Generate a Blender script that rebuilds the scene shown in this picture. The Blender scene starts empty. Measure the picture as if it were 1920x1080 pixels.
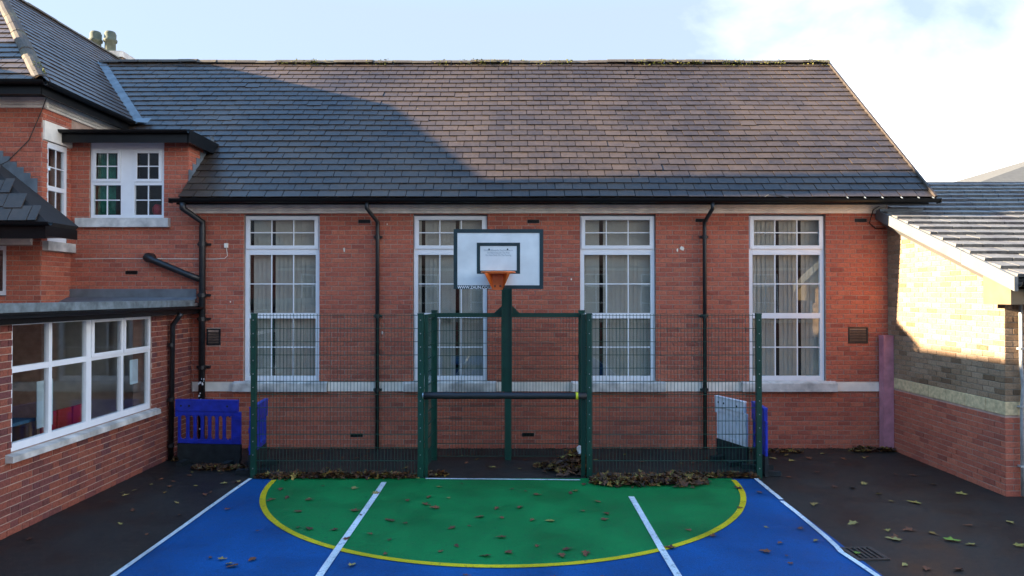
import bpy, math, random
from mathutils import Vector, Matrix, noise

random.seed(7)
R = math.radians
scene = bpy.context.scene
COL = scene.collection

# ------------------------------------------------------------------ camera
CAM_Z, CAM_D = 2.73, 12.13
cam_data = bpy.data.cameras.new("camera")
cam_data.sensor_width = 36.0
cam_data.lens = 36.0 * 1280 / 1920
cam_data.clip_end = 800
cam = bpy.data.objects.new("camera", cam_data)
COL.objects.link(cam)
cam.location = (0, -CAM_D, CAM_Z)
cam.rotation_euler = (R(90 + 0.55), 0, 0)
scene.camera = cam

# ------------------------------------------------------------------ world, sun, exposure
SUN_TAN, SUN_Y = 0.304, 0.028
SUN_EL = math.atan(SUN_TAN)
world = bpy.data.worlds.new("World")
scene.world = world
world.use_nodes = True
wn, wl = world.node_tree.nodes, world.node_tree.links
wn.clear()
w_out = wn.new("ShaderNodeOutputWorld")
w_bg = wn.new("ShaderNodeBackground")
w_bg.inputs["Strength"].default_value = 0.11
sky = wn.new("ShaderNodeTexSky")
sky.sky_type = 'NISHITA'
sky.sun_disc = False
sky.sun_elevation = SUN_EL
sky.sun_rotation = R(270 - 1.6)
sky.air_density = 1.0
sky.dust_density = 1.2
sky.ozone_density = 2.0
w_tc = wn.new("ShaderNodeTexCoord")
w_map = wn.new("ShaderNodeMapping")
w_map.inputs["Scale"].default_value = (2.2, 2.2, 3.6)
w_map.inputs["Location"].default_value = (7.7, 0.9, 1.4)
w_noise = wn.new("ShaderNodeTexNoise")
w_noise.inputs["Scale"].default_value = 1.5
w_noise.inputs["Detail"].default_value = 9
w_noise.inputs["Roughness"].default_value = 0.53
w_noise.inputs["Distortion"].default_value = 0.25
w_sep = wn.new("ShaderNodeSeparateXYZ")
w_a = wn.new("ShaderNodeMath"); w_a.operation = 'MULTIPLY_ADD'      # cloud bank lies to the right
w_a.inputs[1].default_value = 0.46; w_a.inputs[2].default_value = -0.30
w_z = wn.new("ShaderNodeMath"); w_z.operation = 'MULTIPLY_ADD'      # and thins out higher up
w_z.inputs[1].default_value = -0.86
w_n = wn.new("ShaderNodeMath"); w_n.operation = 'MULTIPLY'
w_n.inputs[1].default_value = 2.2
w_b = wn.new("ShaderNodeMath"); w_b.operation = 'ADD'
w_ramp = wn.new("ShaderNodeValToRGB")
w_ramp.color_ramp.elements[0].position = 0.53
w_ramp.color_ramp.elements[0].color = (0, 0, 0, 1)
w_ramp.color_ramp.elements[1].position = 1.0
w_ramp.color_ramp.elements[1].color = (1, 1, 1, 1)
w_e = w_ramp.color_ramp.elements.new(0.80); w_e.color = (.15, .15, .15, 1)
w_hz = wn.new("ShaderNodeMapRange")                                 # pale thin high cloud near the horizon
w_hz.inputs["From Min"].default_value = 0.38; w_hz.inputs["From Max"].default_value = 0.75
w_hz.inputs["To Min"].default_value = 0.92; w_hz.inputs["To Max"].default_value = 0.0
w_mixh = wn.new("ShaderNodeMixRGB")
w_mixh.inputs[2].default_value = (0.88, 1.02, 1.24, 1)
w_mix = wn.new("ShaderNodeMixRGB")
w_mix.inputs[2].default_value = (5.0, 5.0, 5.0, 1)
wl.new(w_tc.outputs["Generated"], w_map.inputs[0])
wl.new(w_map.outputs[0], w_noise.inputs["Vector"])
wl.new(w_tc.outputs["Generated"], w_sep.inputs[0])
wl.new(w_sep.outputs["X"], w_a.inputs[0])
wl.new(w_sep.outputs["Z"], w_z.inputs[0])
wl.new(w_a.outputs[0], w_z.inputs[2])
wl.new(w_z.outputs[0], w_b.inputs[0])
wl.new(w_noise.outputs[0], w_n.inputs[0])
wl.new(w_n.outputs[0], w_b.inputs[1])
wl.new(w_b.outputs[0], w_ramp.inputs[0])
wl.new(w_sep.outputs["Z"], w_hz.inputs["Value"])
wl.new(w_hz.outputs[0], w_mixh.inputs[0])
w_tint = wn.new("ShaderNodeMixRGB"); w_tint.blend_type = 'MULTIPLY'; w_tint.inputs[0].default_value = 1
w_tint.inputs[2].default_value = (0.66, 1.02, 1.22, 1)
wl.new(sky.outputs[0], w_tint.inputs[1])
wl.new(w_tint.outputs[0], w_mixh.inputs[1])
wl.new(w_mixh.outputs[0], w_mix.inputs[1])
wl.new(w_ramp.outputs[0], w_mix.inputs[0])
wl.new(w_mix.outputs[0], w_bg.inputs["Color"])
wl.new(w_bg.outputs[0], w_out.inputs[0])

sun_data = bpy.data.lights.new("sun", 'SUN')
sun_data.energy = 5.0
sun_data.angle = R(0.53)
sun_data.color = (1.0, 0.81, 0.58)
sun = bpy.data.objects.new("sun", sun_data)
COL.objects.link(sun)
sun.location = (-30, 0, 14)
sun.rotation_euler = Vector((1, SUN_Y, -SUN_TAN)).to_track_quat('-Z', 'Y').to_euler()

scene.view_settings.view_transform = 'Standard'
scene.view_settings.look = 'None'
scene.view_settings.exposure = 2.8
scene.view_settings.gamma = 1
scene.view_settings.use_curve_mapping = False
scene.cycles.max_bounces = 8
scene.cycles.transparent_max_bounces = 16

# ------------------------------------------------------------------ materials
def s2l(c):
    return tuple(((x / 255) / 12.92 if x / 255 <= 0.04045 else ((x / 255 + 0.055) / 1.055) ** 2.4) for x in c)

def new_mat(name):
    m = bpy.data.materials.new(name)
    m.use_nodes = True
    n, l = m.node_tree.nodes, m.node_tree.links
    b = n["Principled BSDF"]
    return m, n, l, b

def mat(name, col, rough=0.6, spec=0.5, metal=0.0, var=0.12, scale=6.0, bump=0.0, bscale=60.0, coat=0):
    """plain paint / metal / plastic with cloudy wear"""
    m, n, l, b = new_mat(name)
    tc = n.new("ShaderNodeNewGeometry")
    t = n.new("ShaderNodeTexNoise"); t.inputs["Scale"].default_value = scale; t.inputs["Detail"].default_value = 6
    l.new(tc.outputs["Position"], t.inputs["Vector"])
    r = n.new("ShaderNodeValToRGB")
    r.color_ramp.elements[0].position = 0.3; r.color_ramp.elements[1].position = 0.7
    r.color_ramp.elements[0].color = tuple(max(0, c * (1 - var)) for c in col) + (1,)
    r.color_ramp.elements[1].color = tuple(min(1, c * (1 + var)) for c in col) + (1,)
    l.new(t.outputs[0], r.inputs[0]); l.new(r.outputs[0], b.inputs["Base Color"])
    b.inputs["Roughness"].default_value = rough
    b.inputs["Metallic"].default_value = metal
    b.inputs["Specular IOR Level"].default_value = spec
    if bump:
        t2 = n.new("ShaderNodeTexNoise"); t2.inputs["Scale"].default_value = bscale; t2.inputs["Detail"].default_value = 4
        l.new(tc.outputs["Position"], t2.inputs["Vector"])
        bp = n.new("ShaderNodeBump"); bp.inputs["Strength"].default_value = bump; bp.inputs["Distance"].default_value = 0.01
        l.new(t2.outputs[0], bp.inputs["Height"]); l.new(bp.outputs[0], b.inputs["Normal"])
    return m

def piece_mat(name, cols, rough=0.85, spec=0.3, grain=0.25, gscale=40, patch=None, pscale=0.5, patch_range=(0.5, 0.68), bump=0.3):
    """each brick / slate / leaf gets its own tone out of cols (object random + island random)"""
    m, n, l, b = new_mat(name)
    g = n.new("ShaderNodeNewGeometry"); oi = n.new("ShaderNodeObjectInfo")
    a = n.new("ShaderNodeMath"); a.operation = 'ADD'
    f = n.new("ShaderNodeMath"); f.operation = 'FRACT'
    mu = n.new("ShaderNodeMath"); mu.operation = 'MULTIPLY'; mu.inputs[1].default_value = 7.31
    l.new(oi.outputs["Random"], mu.inputs[0]); l.new(mu.outputs[0], a.inputs[0])
    l.new(g.outputs["Random Per Island"], a.inputs[1]); l.new(a.outputs[0], f.inputs[0])
    r = n.new("ShaderNodeValToRGB")
    els = r.color_ramp.elements
    k = len(cols)
    while len(els) < k: els.new(0.5)
    for i, c in enumerate(cols):
        els[i].position = i / (k - 1); els[i].color = tuple(c) + (1,)
    l.new(f.outputs[0], r.inputs[0])
    t = n.new("ShaderNodeTexNoise"); t.inputs["Scale"].default_value = gscale; t.inputs["Detail"].default_value = 5
    l.new(g.outputs["Position"], t.inputs["Vector"])
    mr = n.new("ShaderNodeMapRange"); mr.inputs["From Min"].default_value = 0.3; mr.inputs["From Max"].default_value = 0.7
    mr.inputs["To Min"].default_value = 1 - grain; mr.inputs["To Max"].default_value = 1 + grain
    l.new(t.outputs[0], mr.inputs["Value"])
    mx = n.new("ShaderNodeMixRGB"); mx.blend_type = 'MULTIPLY'; mx.inputs[0].default_value = 1
    l.new(r.outputs[0], mx.inputs[1]); l.new(mr.outputs[0], mx.inputs[2])
    out = mx.outputs[0]
    if patch:
        t3 = n.new("ShaderNodeTexNoise"); t3.inputs["Scale"].default_value = pscale; t3.inputs["Detail"].default_value = 7
        t3.inputs["Roughness"].default_value = 0.65
        l.new(g.outputs["Position"], t3.inputs["Vector"])
        m3 = n.new("ShaderNodeMapRange")
        m3.inputs["From Min"].default_value = patch_range[0]; m3.inputs["From Max"].default_value = patch_range[1]
        m3.inputs["To Max"].default_value = patch[3] if len(patch) > 3 else 0.6
        l.new(t3.outputs[0], m3.inputs["Value"])
        mp = n.new("ShaderNodeMixRGB"); mp.inputs[2].default_value = tuple(patch[:3]) + (1,)
        l.new(m3.outputs[0], mp.inputs[0]); l.new(out, mp.inputs[1]); out = mp.outputs[0]
    l.new(out, b.inputs["Base Color"])
    b.inputs["Roughness"].default_value = rough
    b.inputs["Specular IOR Level"].default_value = spec
    if bump:
        bp = n.new("ShaderNodeBump"); bp.inputs["Strength"].default_value = bump; bp.inputs["Distance"].default_value = 0.006
        l.new(t.outputs[0], bp.inputs["Height"]); l.new(bp.outputs[0], b.inputs["Normal"])
    return m

M = {}
M['brick'] = piece_mat('red_brick', [(.32, .086, .056), (.455, .124, .072), (.48, .134, .077), (.465, .128, .074), (.51, .155, .088), (.39, .104, .065), (.475, .130, .077)],
                       patch=(.20, .080, .062, .40), pscale=0.9, patch_range=(.52, .74))
M['brick_old'] = piece_mat('multi_red_brick', [(.12, .045, .045), (.25, .073, .048), (.29, .088, .054), (.27, .078, .052), (.15, .052, .052), (.30, .093, .056)])
M['brick_buff'] = piece_mat('buff_brick', [(.15, .09, .050), (.29, .19, .112), (.33, .22, .138), (.28, .175, .10), (.36, .25, .16), (.20, .125, .072)])
M['mortar'] = mat('mortar', (.44, .31, .25), 0.95, 0.2, var=.2, scale=9, bump=.3)
M['mortar_buff'] = mat('mortar_buff', (.27, .23, .18), 0.95, 0.2, var=.2, scale=9, bump=.3)
M['slate'] = piece_mat('roof_slate', [(.042, .030, .023), (.058, .041, .030), (.050, .036, .027), (.072, .050, .035), (.046, .033, .026), (.062, .044, .031)],
                       rough=.42, spec=.32, grain=.22, gscale=14, patch=(.150, .098, .056, .60), pscale=.35, patch_range=(.42, .75), bump=.25)
M['slate_edge'] = mat('roof_underlay', (.025, .024, .024), .9)
M['tile_grey'] = piece_mat('concrete_tile', [(.13, .125, .115), (.165, .158, .145), (.145, .138, .125), (.18, .17, .155)], rough=.6, spec=.4, gscale=18,
                           patch=(.08, .07, .075, .7), pscale=1.6, patch_range=(.48, .62))
M['ridge'] = piece_mat('ridge_tile', [(.075, .062, .052), (.10, .085, .07), (.088, .072, .06)], patch=(.20, .17, .09, .6), pscale=2.5)
M['moss'] = piece_mat('moss', [(.06, .08, .012), (.14, .15, .025), (.24, .21, .06)], bump=0)
M['moss_dark'] = piece_mat('dark_moss_and_grit', [(.02, .025, .012), (.04, .04, .02), (.06, .04, .025)], bump=0)
M['lead'] = mat('lead_flashing', (.13, .15, .165), .5, .5, var=.3, scale=5, bump=.3, bscale=15)
M['felt'] = mat('roof_felt', (.13, .10, .095), .8, .4, var=.35, scale=3, bump=.3)
M['felt_edge'] = mat('mineral_felt_edge', (.15, .18, .19), .7, .4, var=.45, scale=9)
M['black'] = mat('black_gutter_paint', (.006, .0065, .007), .4, .25, var=.3)
M['blackpipe'] = mat('black_iron_pipe', (.014, .015, .016), .4, .5, var=.4, scale=18)
M['upvc'] = mat('white_upvc', (.86, .87, .88), .35, .5, var=.03)
M['stone'] = mat('painted_stone', (.84, .77, .66), .8, .3, var=.16, scale=4, bump=.25, bscale=30)
M['stone_dirty'] = mat('weathered_sill_stone', (.58, .55, .50), .85, .3, var=.36, scale=5, bump=.4, bscale=30)
M['cream'] = piece_mat('cream_block', [(.58, .44, .24), (.66, .50, .28), (.62, .47, .26)], gscale=20)
M['pink'] = mat('pink_paint', (.48, .21, .25), .65, .4, var=.22, scale=7, bump=.2)
M['grey_board'] = mat('grey_barge_board', (.145, .150, .146), .5, .3, var=.12, scale=3)
M['brown_board'] = mat('brown_soffit', (.16, .12, .07), .6, .4)
M['conduit'] = mat('galvanised_pipe', (.36, .35, .33), .5, .5, var=.3, scale=12)
M['green'] = mat('green_powder_coat', (.004, .050, .033), .38, .5, var=.15)
M['wire'] = mat('green_wire', (.004, .055, .038), .5, .4, var=.1)
M['steel'] = mat('steel_bolt', (.5, .52, .5), .3, .5, metal=.8)
M['foam'] = mat('black_foam_sleeve', (.012, .013, .017), .55, .5, var=.3, bump=.5, bscale=25)
M['tape'] = mat('yellow_tape', (.62, .60, .02), .5, .4)
M['board_white'] = mat('white_backboard', (.74, .78, .76), .4, .5, var=.10, scale=4)
M['board_dark'] = mat('dark_green_board_border', (.008, .034, .040), .4, .5, var=.25)
M['print_white'] = mat('white_print', (.85, .86, .86), .5)
M['print_grey'] = mat('faded_grey_print', (.40, .44, .46), .6)
M['orange'] = mat('orange_hoop_paint', (.72, .145, .022), .42, .5, var=.15)
M['blue_plastic'] = mat('blue_plastic', (.010, .032, .40), .45, .5, var=.30, scale=9, bump=.2)
M['white_plastic'] = mat('white_plastic', (.74, .75, .78), .45, .5, var=.08)
M['rubber'] = mat('dark_rubber_panel', (.016, .022, .024), .7, .4, var=.4, scale=8)
M['blind'] = mat('vertical_blind_fabric', (.50, .46, .385), .9, .2, var=.06)
M['blind_dark'] = mat('dark_blind_strip', (.05, .05, .05), .9, .2)
M['room'] = mat('room_wall', (.75, .68, .58), .9, .2)
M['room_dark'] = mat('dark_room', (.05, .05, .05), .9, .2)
M['curtain'] = mat('green_curtain', (.03, .20, .13), .9, .2, var=.3, scale=14)
M['pot'] = mat('clay_chimney_pot', (.10, .11, .08), .8, .3, var=.25)
M['render'] = mat('far_roof_sheet', (.11, .105, .09), .7, .3)
M['iron'] = mat('rusty_iron', (.05, .038, .03), .6, .4, var=.4, scale=20)
M['bark'] = mat('bark', (.10, .085, .07), .9, .2)
M['paper'] = mat('paper', (.55, .66, .70), .8, .2)
M['wood'] = mat('pale_wood', (.35, .24, .13), .6, .3)
M['red_plastic'] = mat('red_plastic', (.40, .02, .03), .5, .4)
M['blue_top'] = mat('blue_table_top', (.06, .16, .24), .5, .4)
M['leaf'] = piece_mat('fallen_leaf', [(.075, .034, .020), (.13, .056, .025), (.045, .024, .018), (.20, .080, .024), (.06, .032, .022), (.036, .022, .016), (.27, .16, .035), (.095, .045, .025), (.07, .04, .028), (.38, .28, .06)],
                      rough=.75, gscale=70, bump=0)
M['leaf_brown'] = piece_mat('brown_leaf', [(.13, .045, .022), (.20, .07, .03), (.09, .035, .02)], rough=.7, gscale=70, bump=0)
M['leaf_yellow'] = piece_mat('yellow_leaf', [(.26, .19, .04), (.32, .25, .08), (.22, .12, .03)], rough=.7, gscale=70, bump=0)
M['leaf_green'] = piece_mat('green_leaf', [(.16, .24, .03), (.20, .28, .04)], rough=.7, gscale=70, bump=0)

def court_mat(name, col, worn, rough=.5, wear=.575, speck=.32):
    m, n, l, b = new_mat(name)
    g = n.new("ShaderNodeNewGeometry")
    t = n.new("ShaderNodeTexNoise"); t.inputs["Scale"].default_value = 1.1; t.inputs["Detail"].default_value = 8; t.inputs["Roughness"].default_value = .6
    t2 = n.new("ShaderNodeTexNoise"); t2.inputs["Scale"].default_value = 90; t2.inputs["Detail"].default_value = 3
    t3 = n.new("ShaderNodeTexNoise"); t3.inputs["Scale"].default_value = 17; t3.inputs["Detail"].default_value = 6; t3.inputs["Roughness"].default_value = .7
    for x in (t, t2, t3): l.new(g.outputs["Position"], x.inputs["Vector"])
    r = n.new("ShaderNodeValToRGB")
    r.color_ramp.elements[0].position = .32; r.color_ramp.elements[1].position = .70
    r.color_ramp.elements[0].color = tuple(c * .70 for c in col) + (1,)
    r.color_ramp.elements[1].color = tuple(c * 1.25 for c in col) + (1,)
    l.new(t.outputs[0], r.inputs[0])
    mr = n.new("ShaderNodeMapRange"); mr.inputs["From Min"].default_value = wear; mr.inputs["From Max"].default_value = wear + .10; mr.inputs["To Max"].default_value = .75
    l.new(t3.outputs[0], mr.inputs["Value"])
    mx = n.new("ShaderNodeMixRGB"); mx.inputs[2].default_value = worn + (1,)
    l.new(mr.outputs[0], mx.inputs[0]); l.new(r.outputs[0], mx.inputs[1])
    t4 = n.new("ShaderNodeTexNoise"); t4.inputs["Scale"].default_value = 150; t4.inputs["Detail"].default_value = 2
    l.new(g.outputs["Position"], t4.inputs["Vector"])
    m4 = n.new("ShaderNodeMapRange"); m4.inputs["From Min"].default_value = .3; m4.inputs["From Max"].default_value = .7
    m4.inputs["To Min"].default_value = 1 - speck; m4.inputs["To Max"].default_value = 1 + speck
    l.new(t4.outputs[0], m4.inputs["Value"])
    x4 = n.new("ShaderNodeMixRGB"); x4.blend_type = 'MULTIPLY'; x4.inputs[0].default_value = 1
    l.new(mx.outputs[0], x4.inputs[1]); l.new(m4.outputs[0], x4.inputs[2])
    l.new(x4.outputs[0], b.inputs["Base Color"])
    rr = n.new("ShaderNodeMapRange"); rr.inputs["From Min"].default_value = .35; rr.inputs["From Max"].default_value = .65
    rr.inputs["To Min"].default_value = rough - .12; rr.inputs["To Max"].default_value = rough + .15
    l.new(t.outputs[0], rr.inputs["Value"]); l.new(rr.outputs[0], b.inputs["Roughness"])
    b.inputs["Specular IOR Level"].default_value = .2
    bp = n.new("ShaderNodeBump"); bp.inputs["Strength"].default_value = .5; bp.inputs["Distance"].default_value = .006
    l.new(t2.outputs[0], bp.inputs["Height"]); l.new(bp.outputs[0], b.inputs["Normal"])
    return m

M['tarmac'] = court_mat('tarmac', (.030, .0262, .0222), (.070, .055, .040), .50, .56, .60)
M['court_blue'] = court_mat('blue_court_paint', (.003, .066, .215), (.012, .046, .12), .62)
M['court_green'] = court_mat('green_court_paint', (.004, .165, .040), (.010, .095, .035), .62)
M['line_white'] = court_mat('white_line_paint', (.66, .68, .68), (.16, .19, .20), .6, .55)
M['line_yellow'] = court_mat('yellow_line_paint', (.62, .45, .010), (.20, .15, .03), .6, .56)

def glass_mat():
    m = bpy.data.materials.new('window_glass'); m.use_nodes = True
    n, l = m.node_tree.nodes, m.node_tree.links
    n.clear()
    o = n.new("ShaderNodeOutputMaterial"); mx = n.new("ShaderNodeMixShader")
    t = n.new("ShaderNodeBsdfTransparent"); t.inputs[0].default_value = (.93, .95, .95, 1)
    gl = n.new("ShaderNodeBsdfGlossy"); gl.inputs["Roughness"].default_value = 0.01
    lw = n.new("ShaderNodeLayerWeight"); lw.inputs["Blend"].default_value = .5
    pw = n.new("ShaderNodeMath"); pw.operation = 'POWER'; pw.inputs[1].default_value = 5
    fr = n.new("ShaderNodeMath"); fr.operation = 'MULTIPLY_ADD'; fr.inputs[1].default_value = .93; fr.inputs[2].default_value = .07
    l.new(lw.outputs["Facing"], pw.inputs[0]); l.new(pw.outputs[0], fr.inputs[0])
    g = n.new("ShaderNodeNewGeometry")
    tx = n.new("ShaderNodeTexNoise"); tx.inputs["Scale"].default_value = 1.6; tx.inputs["Detail"].default_value = 1
    bp = n.new("ShaderNodeBump"); bp.inputs["Strength"].default_value = .03; bp.inputs["Distance"].default_value = .02
    l.new(g.outputs["Position"], tx.inputs["Vector"]); l.new(tx.outputs[0], bp.inputs["Height"]); l.new(bp.outputs[0], gl.inputs["Normal"])
    l.new(fr.outputs[0], mx.inputs[0]); l.new(t.outputs[0], mx.inputs[1]); l.new(gl.outputs[0], mx.inputs[2]); l.new(mx.outputs[0], o.inputs[0])
    return m
M['glass'] = glass_mat()

def far_brick_mat():
    m, n, l, b = new_mat('far_brickwork')
    tc = n.new("ShaderNodeTexCoord"); mp = n.new("ShaderNodeMapping")
    sx = n.new("ShaderNodeSeparateXYZ"); ad = n.new("ShaderNodeMath"); cb = n.new("ShaderNodeCombineXYZ")
    l.new(tc.outputs["Object"], sx.inputs[0]); l.new(sx.outputs["X"], ad.inputs[0]); l.new(sx.outputs["Y"], ad.inputs[1])
    l.new(ad.outputs[0], cb.inputs["X"]); l.new(sx.outputs["Z"], cb.inputs["Y"])
    bk = n.new("ShaderNodeTexBrick")
    bk.inputs["Color1"].default_value = (.30, .08, .05, 1); bk.inputs["Color2"].default_value = (.22, .06, .04, 1)
    bk.inputs["Mortar"].default_value = (.36, .28, .23, 1); bk.inputs["Scale"].default_value = 1
    bk.inputs["Brick Width"].default_value = .235; bk.inputs["Row Height"].default_value = .082; bk.inputs["Mortar Size"].default_value = .006
    l.new(cb.outputs[0], mp.inputs[0]); l.new(mp.outputs[0], bk.inputs["Vector"]); l.new(bk.outputs[0], b.inputs["Base Color"])
    b.inputs["Roughness"].default_value = .9
    return m
M['far_brick'] = far_brick_mat()

# ------------------------------------------------------------------ mesh helpers
class MB:
    def __init__(self): self.v = []; self.f = []
    def add(self, vs, fs):
        k = len(self.v); self.v += [tuple(x) for x in vs]; self.f += [tuple(i + k for i in q) for q in fs]; return self
    def box(self, x0, x1, y0, y1, z0, z1):
        return self.add([(x0, y0, z0), (x1, y0, z0), (x1, y1, z0), (x0, y1, z0), (x0, y0, z1), (x1, y0, z1), (x1, y1, z1), (x0, y1, z1)],
                        [(0, 3, 2, 1), (4, 5, 6, 7), (0, 1, 5, 4), (1, 2, 6, 5), (2, 3, 7, 6), (3, 0, 4, 7)])
    def fbox(self, F, u0, u1, v0, v1, n0, n1):
        vs = [F @ Vector(p) for p in ((u0, v0, n0), (u1, v0, n0), (u1, v1, n0), (u0, v1, n0), (u0, v0, n1), (u1, v0, n1), (u1, v1, n1), (u0, v1, n1))]
        return self.add(vs, [(0, 3, 2, 1), (4, 5, 6, 7), (0, 1, 5, 4), (1, 2, 6, 5), (2, 3, 7, 6), (3, 0, 4, 7)])
    def prism(self, pts, d):
        """pts: polygon (3D), extruded by vector d"""
        n = len(pts); d = Vector(d)
        vs = [Vector(p) for p in pts] + [Vector(p) + d for p in pts]
        return self.add(vs, [tuple(range(n))[::-1], tuple(range(n, 2 * n))] + [(i, (i + 1) % n, (i + 1) % n + n, i + n) for i in range(n)])
    def tube(self, pts, r, k=8, caps=True):
        pts = [Vector(p) for p in pts]
        rr = r if isinstance(r, (list, tuple)) else [r] * len(pts)
        base = len(self.v)
        ref = None
        for i, p in enumerate(pts):
            if i == 0: d = pts[1] - p
            elif i == len(pts) - 1: d = p - pts[i - 1]
            else: d = (pts[i + 1] - p).normalized() + (p - pts[i - 1]).normalized()
            d = d.normalized()
            if ref is None: ref = Vector((0, 0, 1)) if abs(d.z) < .9 else Vector((1, 0, 0))
            a = d.cross(ref).normalized(); b = d.cross(a).normalized(); ref = a.cross(d) * 1.0
            for j in range(k):
                t = 2 * math.pi * (j + .5) / k
                self.v.append(tuple(p + (a * math.cos(t) + b * math.sin(t)) * rr[i]))
        for i in range(len(pts) - 1):
            for j in range(k):
                a0 = base + i * k + j; a1 = base + i * k + (j + 1) % k
                self.f.append((a0, a0 + k, a1 + k, a1))
        if caps:
            self.f.append(tuple(base + j for j in range(k)))
            self.f.append(tuple(base + (len(pts) - 1) * k + j for j in range(k))[::-1])
        return self
    def mesh(self, name, m=None):
        me = bpy.data.meshes.new(name); me.from_pydata(self.v, [], self.f); me.update()
        if m: me.materials.append(M[m])
        return me
    def build(self, name, m, parent=None, smooth=False):
        me = self.mesh(name, m)
        if smooth:
            for p in me.polygons: p.use_smooth = True
        o = bpy.data.objects.new(name, me); COL.objects.link(o)
        attach(o, parent)
        return o

def attach(o, parent):
    if parent is None: return
    o.parent = parent
    if parent.type == 'EMPTY': o.matrix_parent_inverse = Matrix.Translation(-Vector(parent.location))

def tag(o, label=None, cat=None, group=None, kind=None):
    if label: o['label'] = label
    if cat: o['category'] = cat
    if group: o['group'] = group
    if kind: o['kind'] = kind
    return o

def thing(name, loc, label, cat, group=None):
    o = bpy.data.objects.new(name, None); COL.objects.link(o); o.location = loc
    o.empty_display_size = .3
    return tag(o, label, cat, group)

def frame(O, U, V, N):
    m = Matrix.Identity(4)
    for i, a in enumerate((U, V, N, O)):
        for j in range(3): m[j][i] = a[j]
    return m

CAMV = Vector((0, -CAM_D, CAM_Z))
def place(parent, name, mesh, mats, limit=300, score=None, rest='rest_name', rest_mat=None):
    """put pieces (4x4 matrices of a shared mesh): the limit that show largest become objects, the rest one stuff part"""
    if score is None:
        def score(mx):
            c = mx @ Vector((.5, .5, 0)); return mx.col[0].xyz.length * mx.col[1].xyz.length / (c - CAMV).length_squared
    order = sorted(mats, key=score, reverse=True)
    for mx in order[:limit]:
        o = bpy.data.objects.new(name, mesh); COL.objects.link(o)
        o.parent = parent; o.matrix_basis = mx
    left = order[limit:]
    if left:
        b = MB(); lv = [v.co.copy() for v in mesh.vertices]; lf = [tuple(p.vertices) for p in mesh.polygons]
        for mx in left: b.add([mx @ v for v in lv], lf)
        o = b.build(rest, None, parent)
        o.data.materials.append(mesh.materials[0])
        o['kind'] = 'stuff'

def sub_rect(r, h):
    (a, b, c, d), (e, f, g, k) = r, h
    if e >= b or f <= a or g >= d or k <= c: return [r]
    out = []
    if e > a: out.append((a, e, c, d))
    if f < b: out.append((f, b, c, d))
    x0, x1 = max(a, e), min(b, f)
    if g > c: out.append((x0, x1, c, g))
    if k < d: out.append((x0, x1, k, d))
    return out

def minus(rects, holes):
    for h in holes:
        nr = []
        for r in rects: nr += sub_rect(r, h)
        rects = nr
    return rects

def unit_brick(m, size=(.222, .071)):
    """brick face with softened arrises; u,v 0..1, n in metres"""
    cu, cv = .004 / size[0], .004 / size[1]
    b = MB()
    b.add([(0, 0, -.012), (1, 0, -.012), (1, 1, -.012), (0, 1, -.012),
           (0, 0, .005), (1, 0, .005), (1, 1, .005), (0, 1, .005),
           (cu, cv, .009), (1 - cu, cv, .009), (1 - cu, 1 - cv, .009), (cu, 1 - cv, .009)],
          [(0, 1, 5, 4), (1, 2, 6, 5), (2, 3, 7, 6), (3, 0, 4, 7), (4, 5, 9, 8), (5, 6, 10, 9), (6, 7, 11, 10), (7, 4, 8, 11), (8, 9, 10, 11)])
    return b.mesh('brick', m)

BRICK = {k: unit_brick(k) for k in ('brick', 'brick_old', 'brick_buff')}
COURSE, JOINT, BL = .0825, .011, .233

def brick_mats(F, u0, u1, v0, v1, holes=(), bond='stretcher', top=None, seed=0, vstart=None):
    rnd = random.Random(seed)
    out = []
    v = vstart if vstart is not None else v0
    i = 0
    while v < v1 - .02:
        a, b = max(v, v0), min(v + COURSE - JOINT, v1)
        if b - a > .015:
            if bond == 'stretcher':
                seq = [BL]; off = (BL / 2) * (i % 2)
            else:
                seq = [BL, BL / 2 + .003]; off = (BL * .75 + .0015) * (i % 2)
            u = u0 - off; j = 0
            while u < u1:
                L = seq[j % len(seq)]; j += 1
                ra, rb = max(u, u0), min(u + L - JOINT, u1)
                u += L
                if rb - ra < .02: continue
                for (p, q, c, d) in minus([(ra, rb, a, b)], holes):
                    if q - p < .018 or d - c < .018: continue
                    if top and c + .03 > top((p + q) / 2): continue
                    mx = Matrix.Translation((p + rnd.uniform(-.001, .001), c + rnd.uniform(-.0012, .0012), rnd.uniform(-.002, .0015)))
                    mx = F @ mx @ Matrix.Rotation(rnd.gauss(0, .004), 4, 'Z') @ Matrix.Diagonal((q - p, d - c, 1, 1))
                    out.append(mx)
        v += COURSE; i += 1
    return out

def wall_back(F, u0, u1, v0, v1, holes, depth=.3):
    b = MB()
    vs = sorted(set([v0, v1] + [x for h in holes for x in h[2:] if v0 < x < v1]))
    for c, d in zip(vs, vs[1:]):
        for (p, q, e, f) in minus([(u0, u1, c, d)], holes):
            b.fbox(F, p, q, e, f, -depth, 0)
    return b

X, Y, Z = Vector((1, 0, 0)), Vector((0, 1, 0)), Vector((0, 0, 1))
F_FRONT = lambda y, x0=0: frame((x0, y, 0), X, Z, -Y)          # wall facing the camera
F_RIGHT = lambda x: frame((x, 0, 0), Y, Z, X)                   # wall facing +X, u = Y
F_LEFT = lambda x: frame((x, 0, 0), -Y, Z, -X)                  # wall facing -X, u = -Y

def unit_slate(m, t=.014):
    b = MB()
    b.add([(0, 0, .010), (1, 0, .010), (1, 1, .001), (0, 1, .001), (0, 0, .010 + t), (1, 0, .010 + t), (1, 1, .006), (0, 1, .006)],
          [(4, 5, 6, 7), (0, 1, 5, 4), (1, 2, 6, 5), (3, 0, 4, 7)])
    return b.mesh('slate' if t < .02 else 'roof_tile', m)
SLATE = unit_slate('slate')
TILE = unit_slate('tile_grey', .042)

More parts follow.
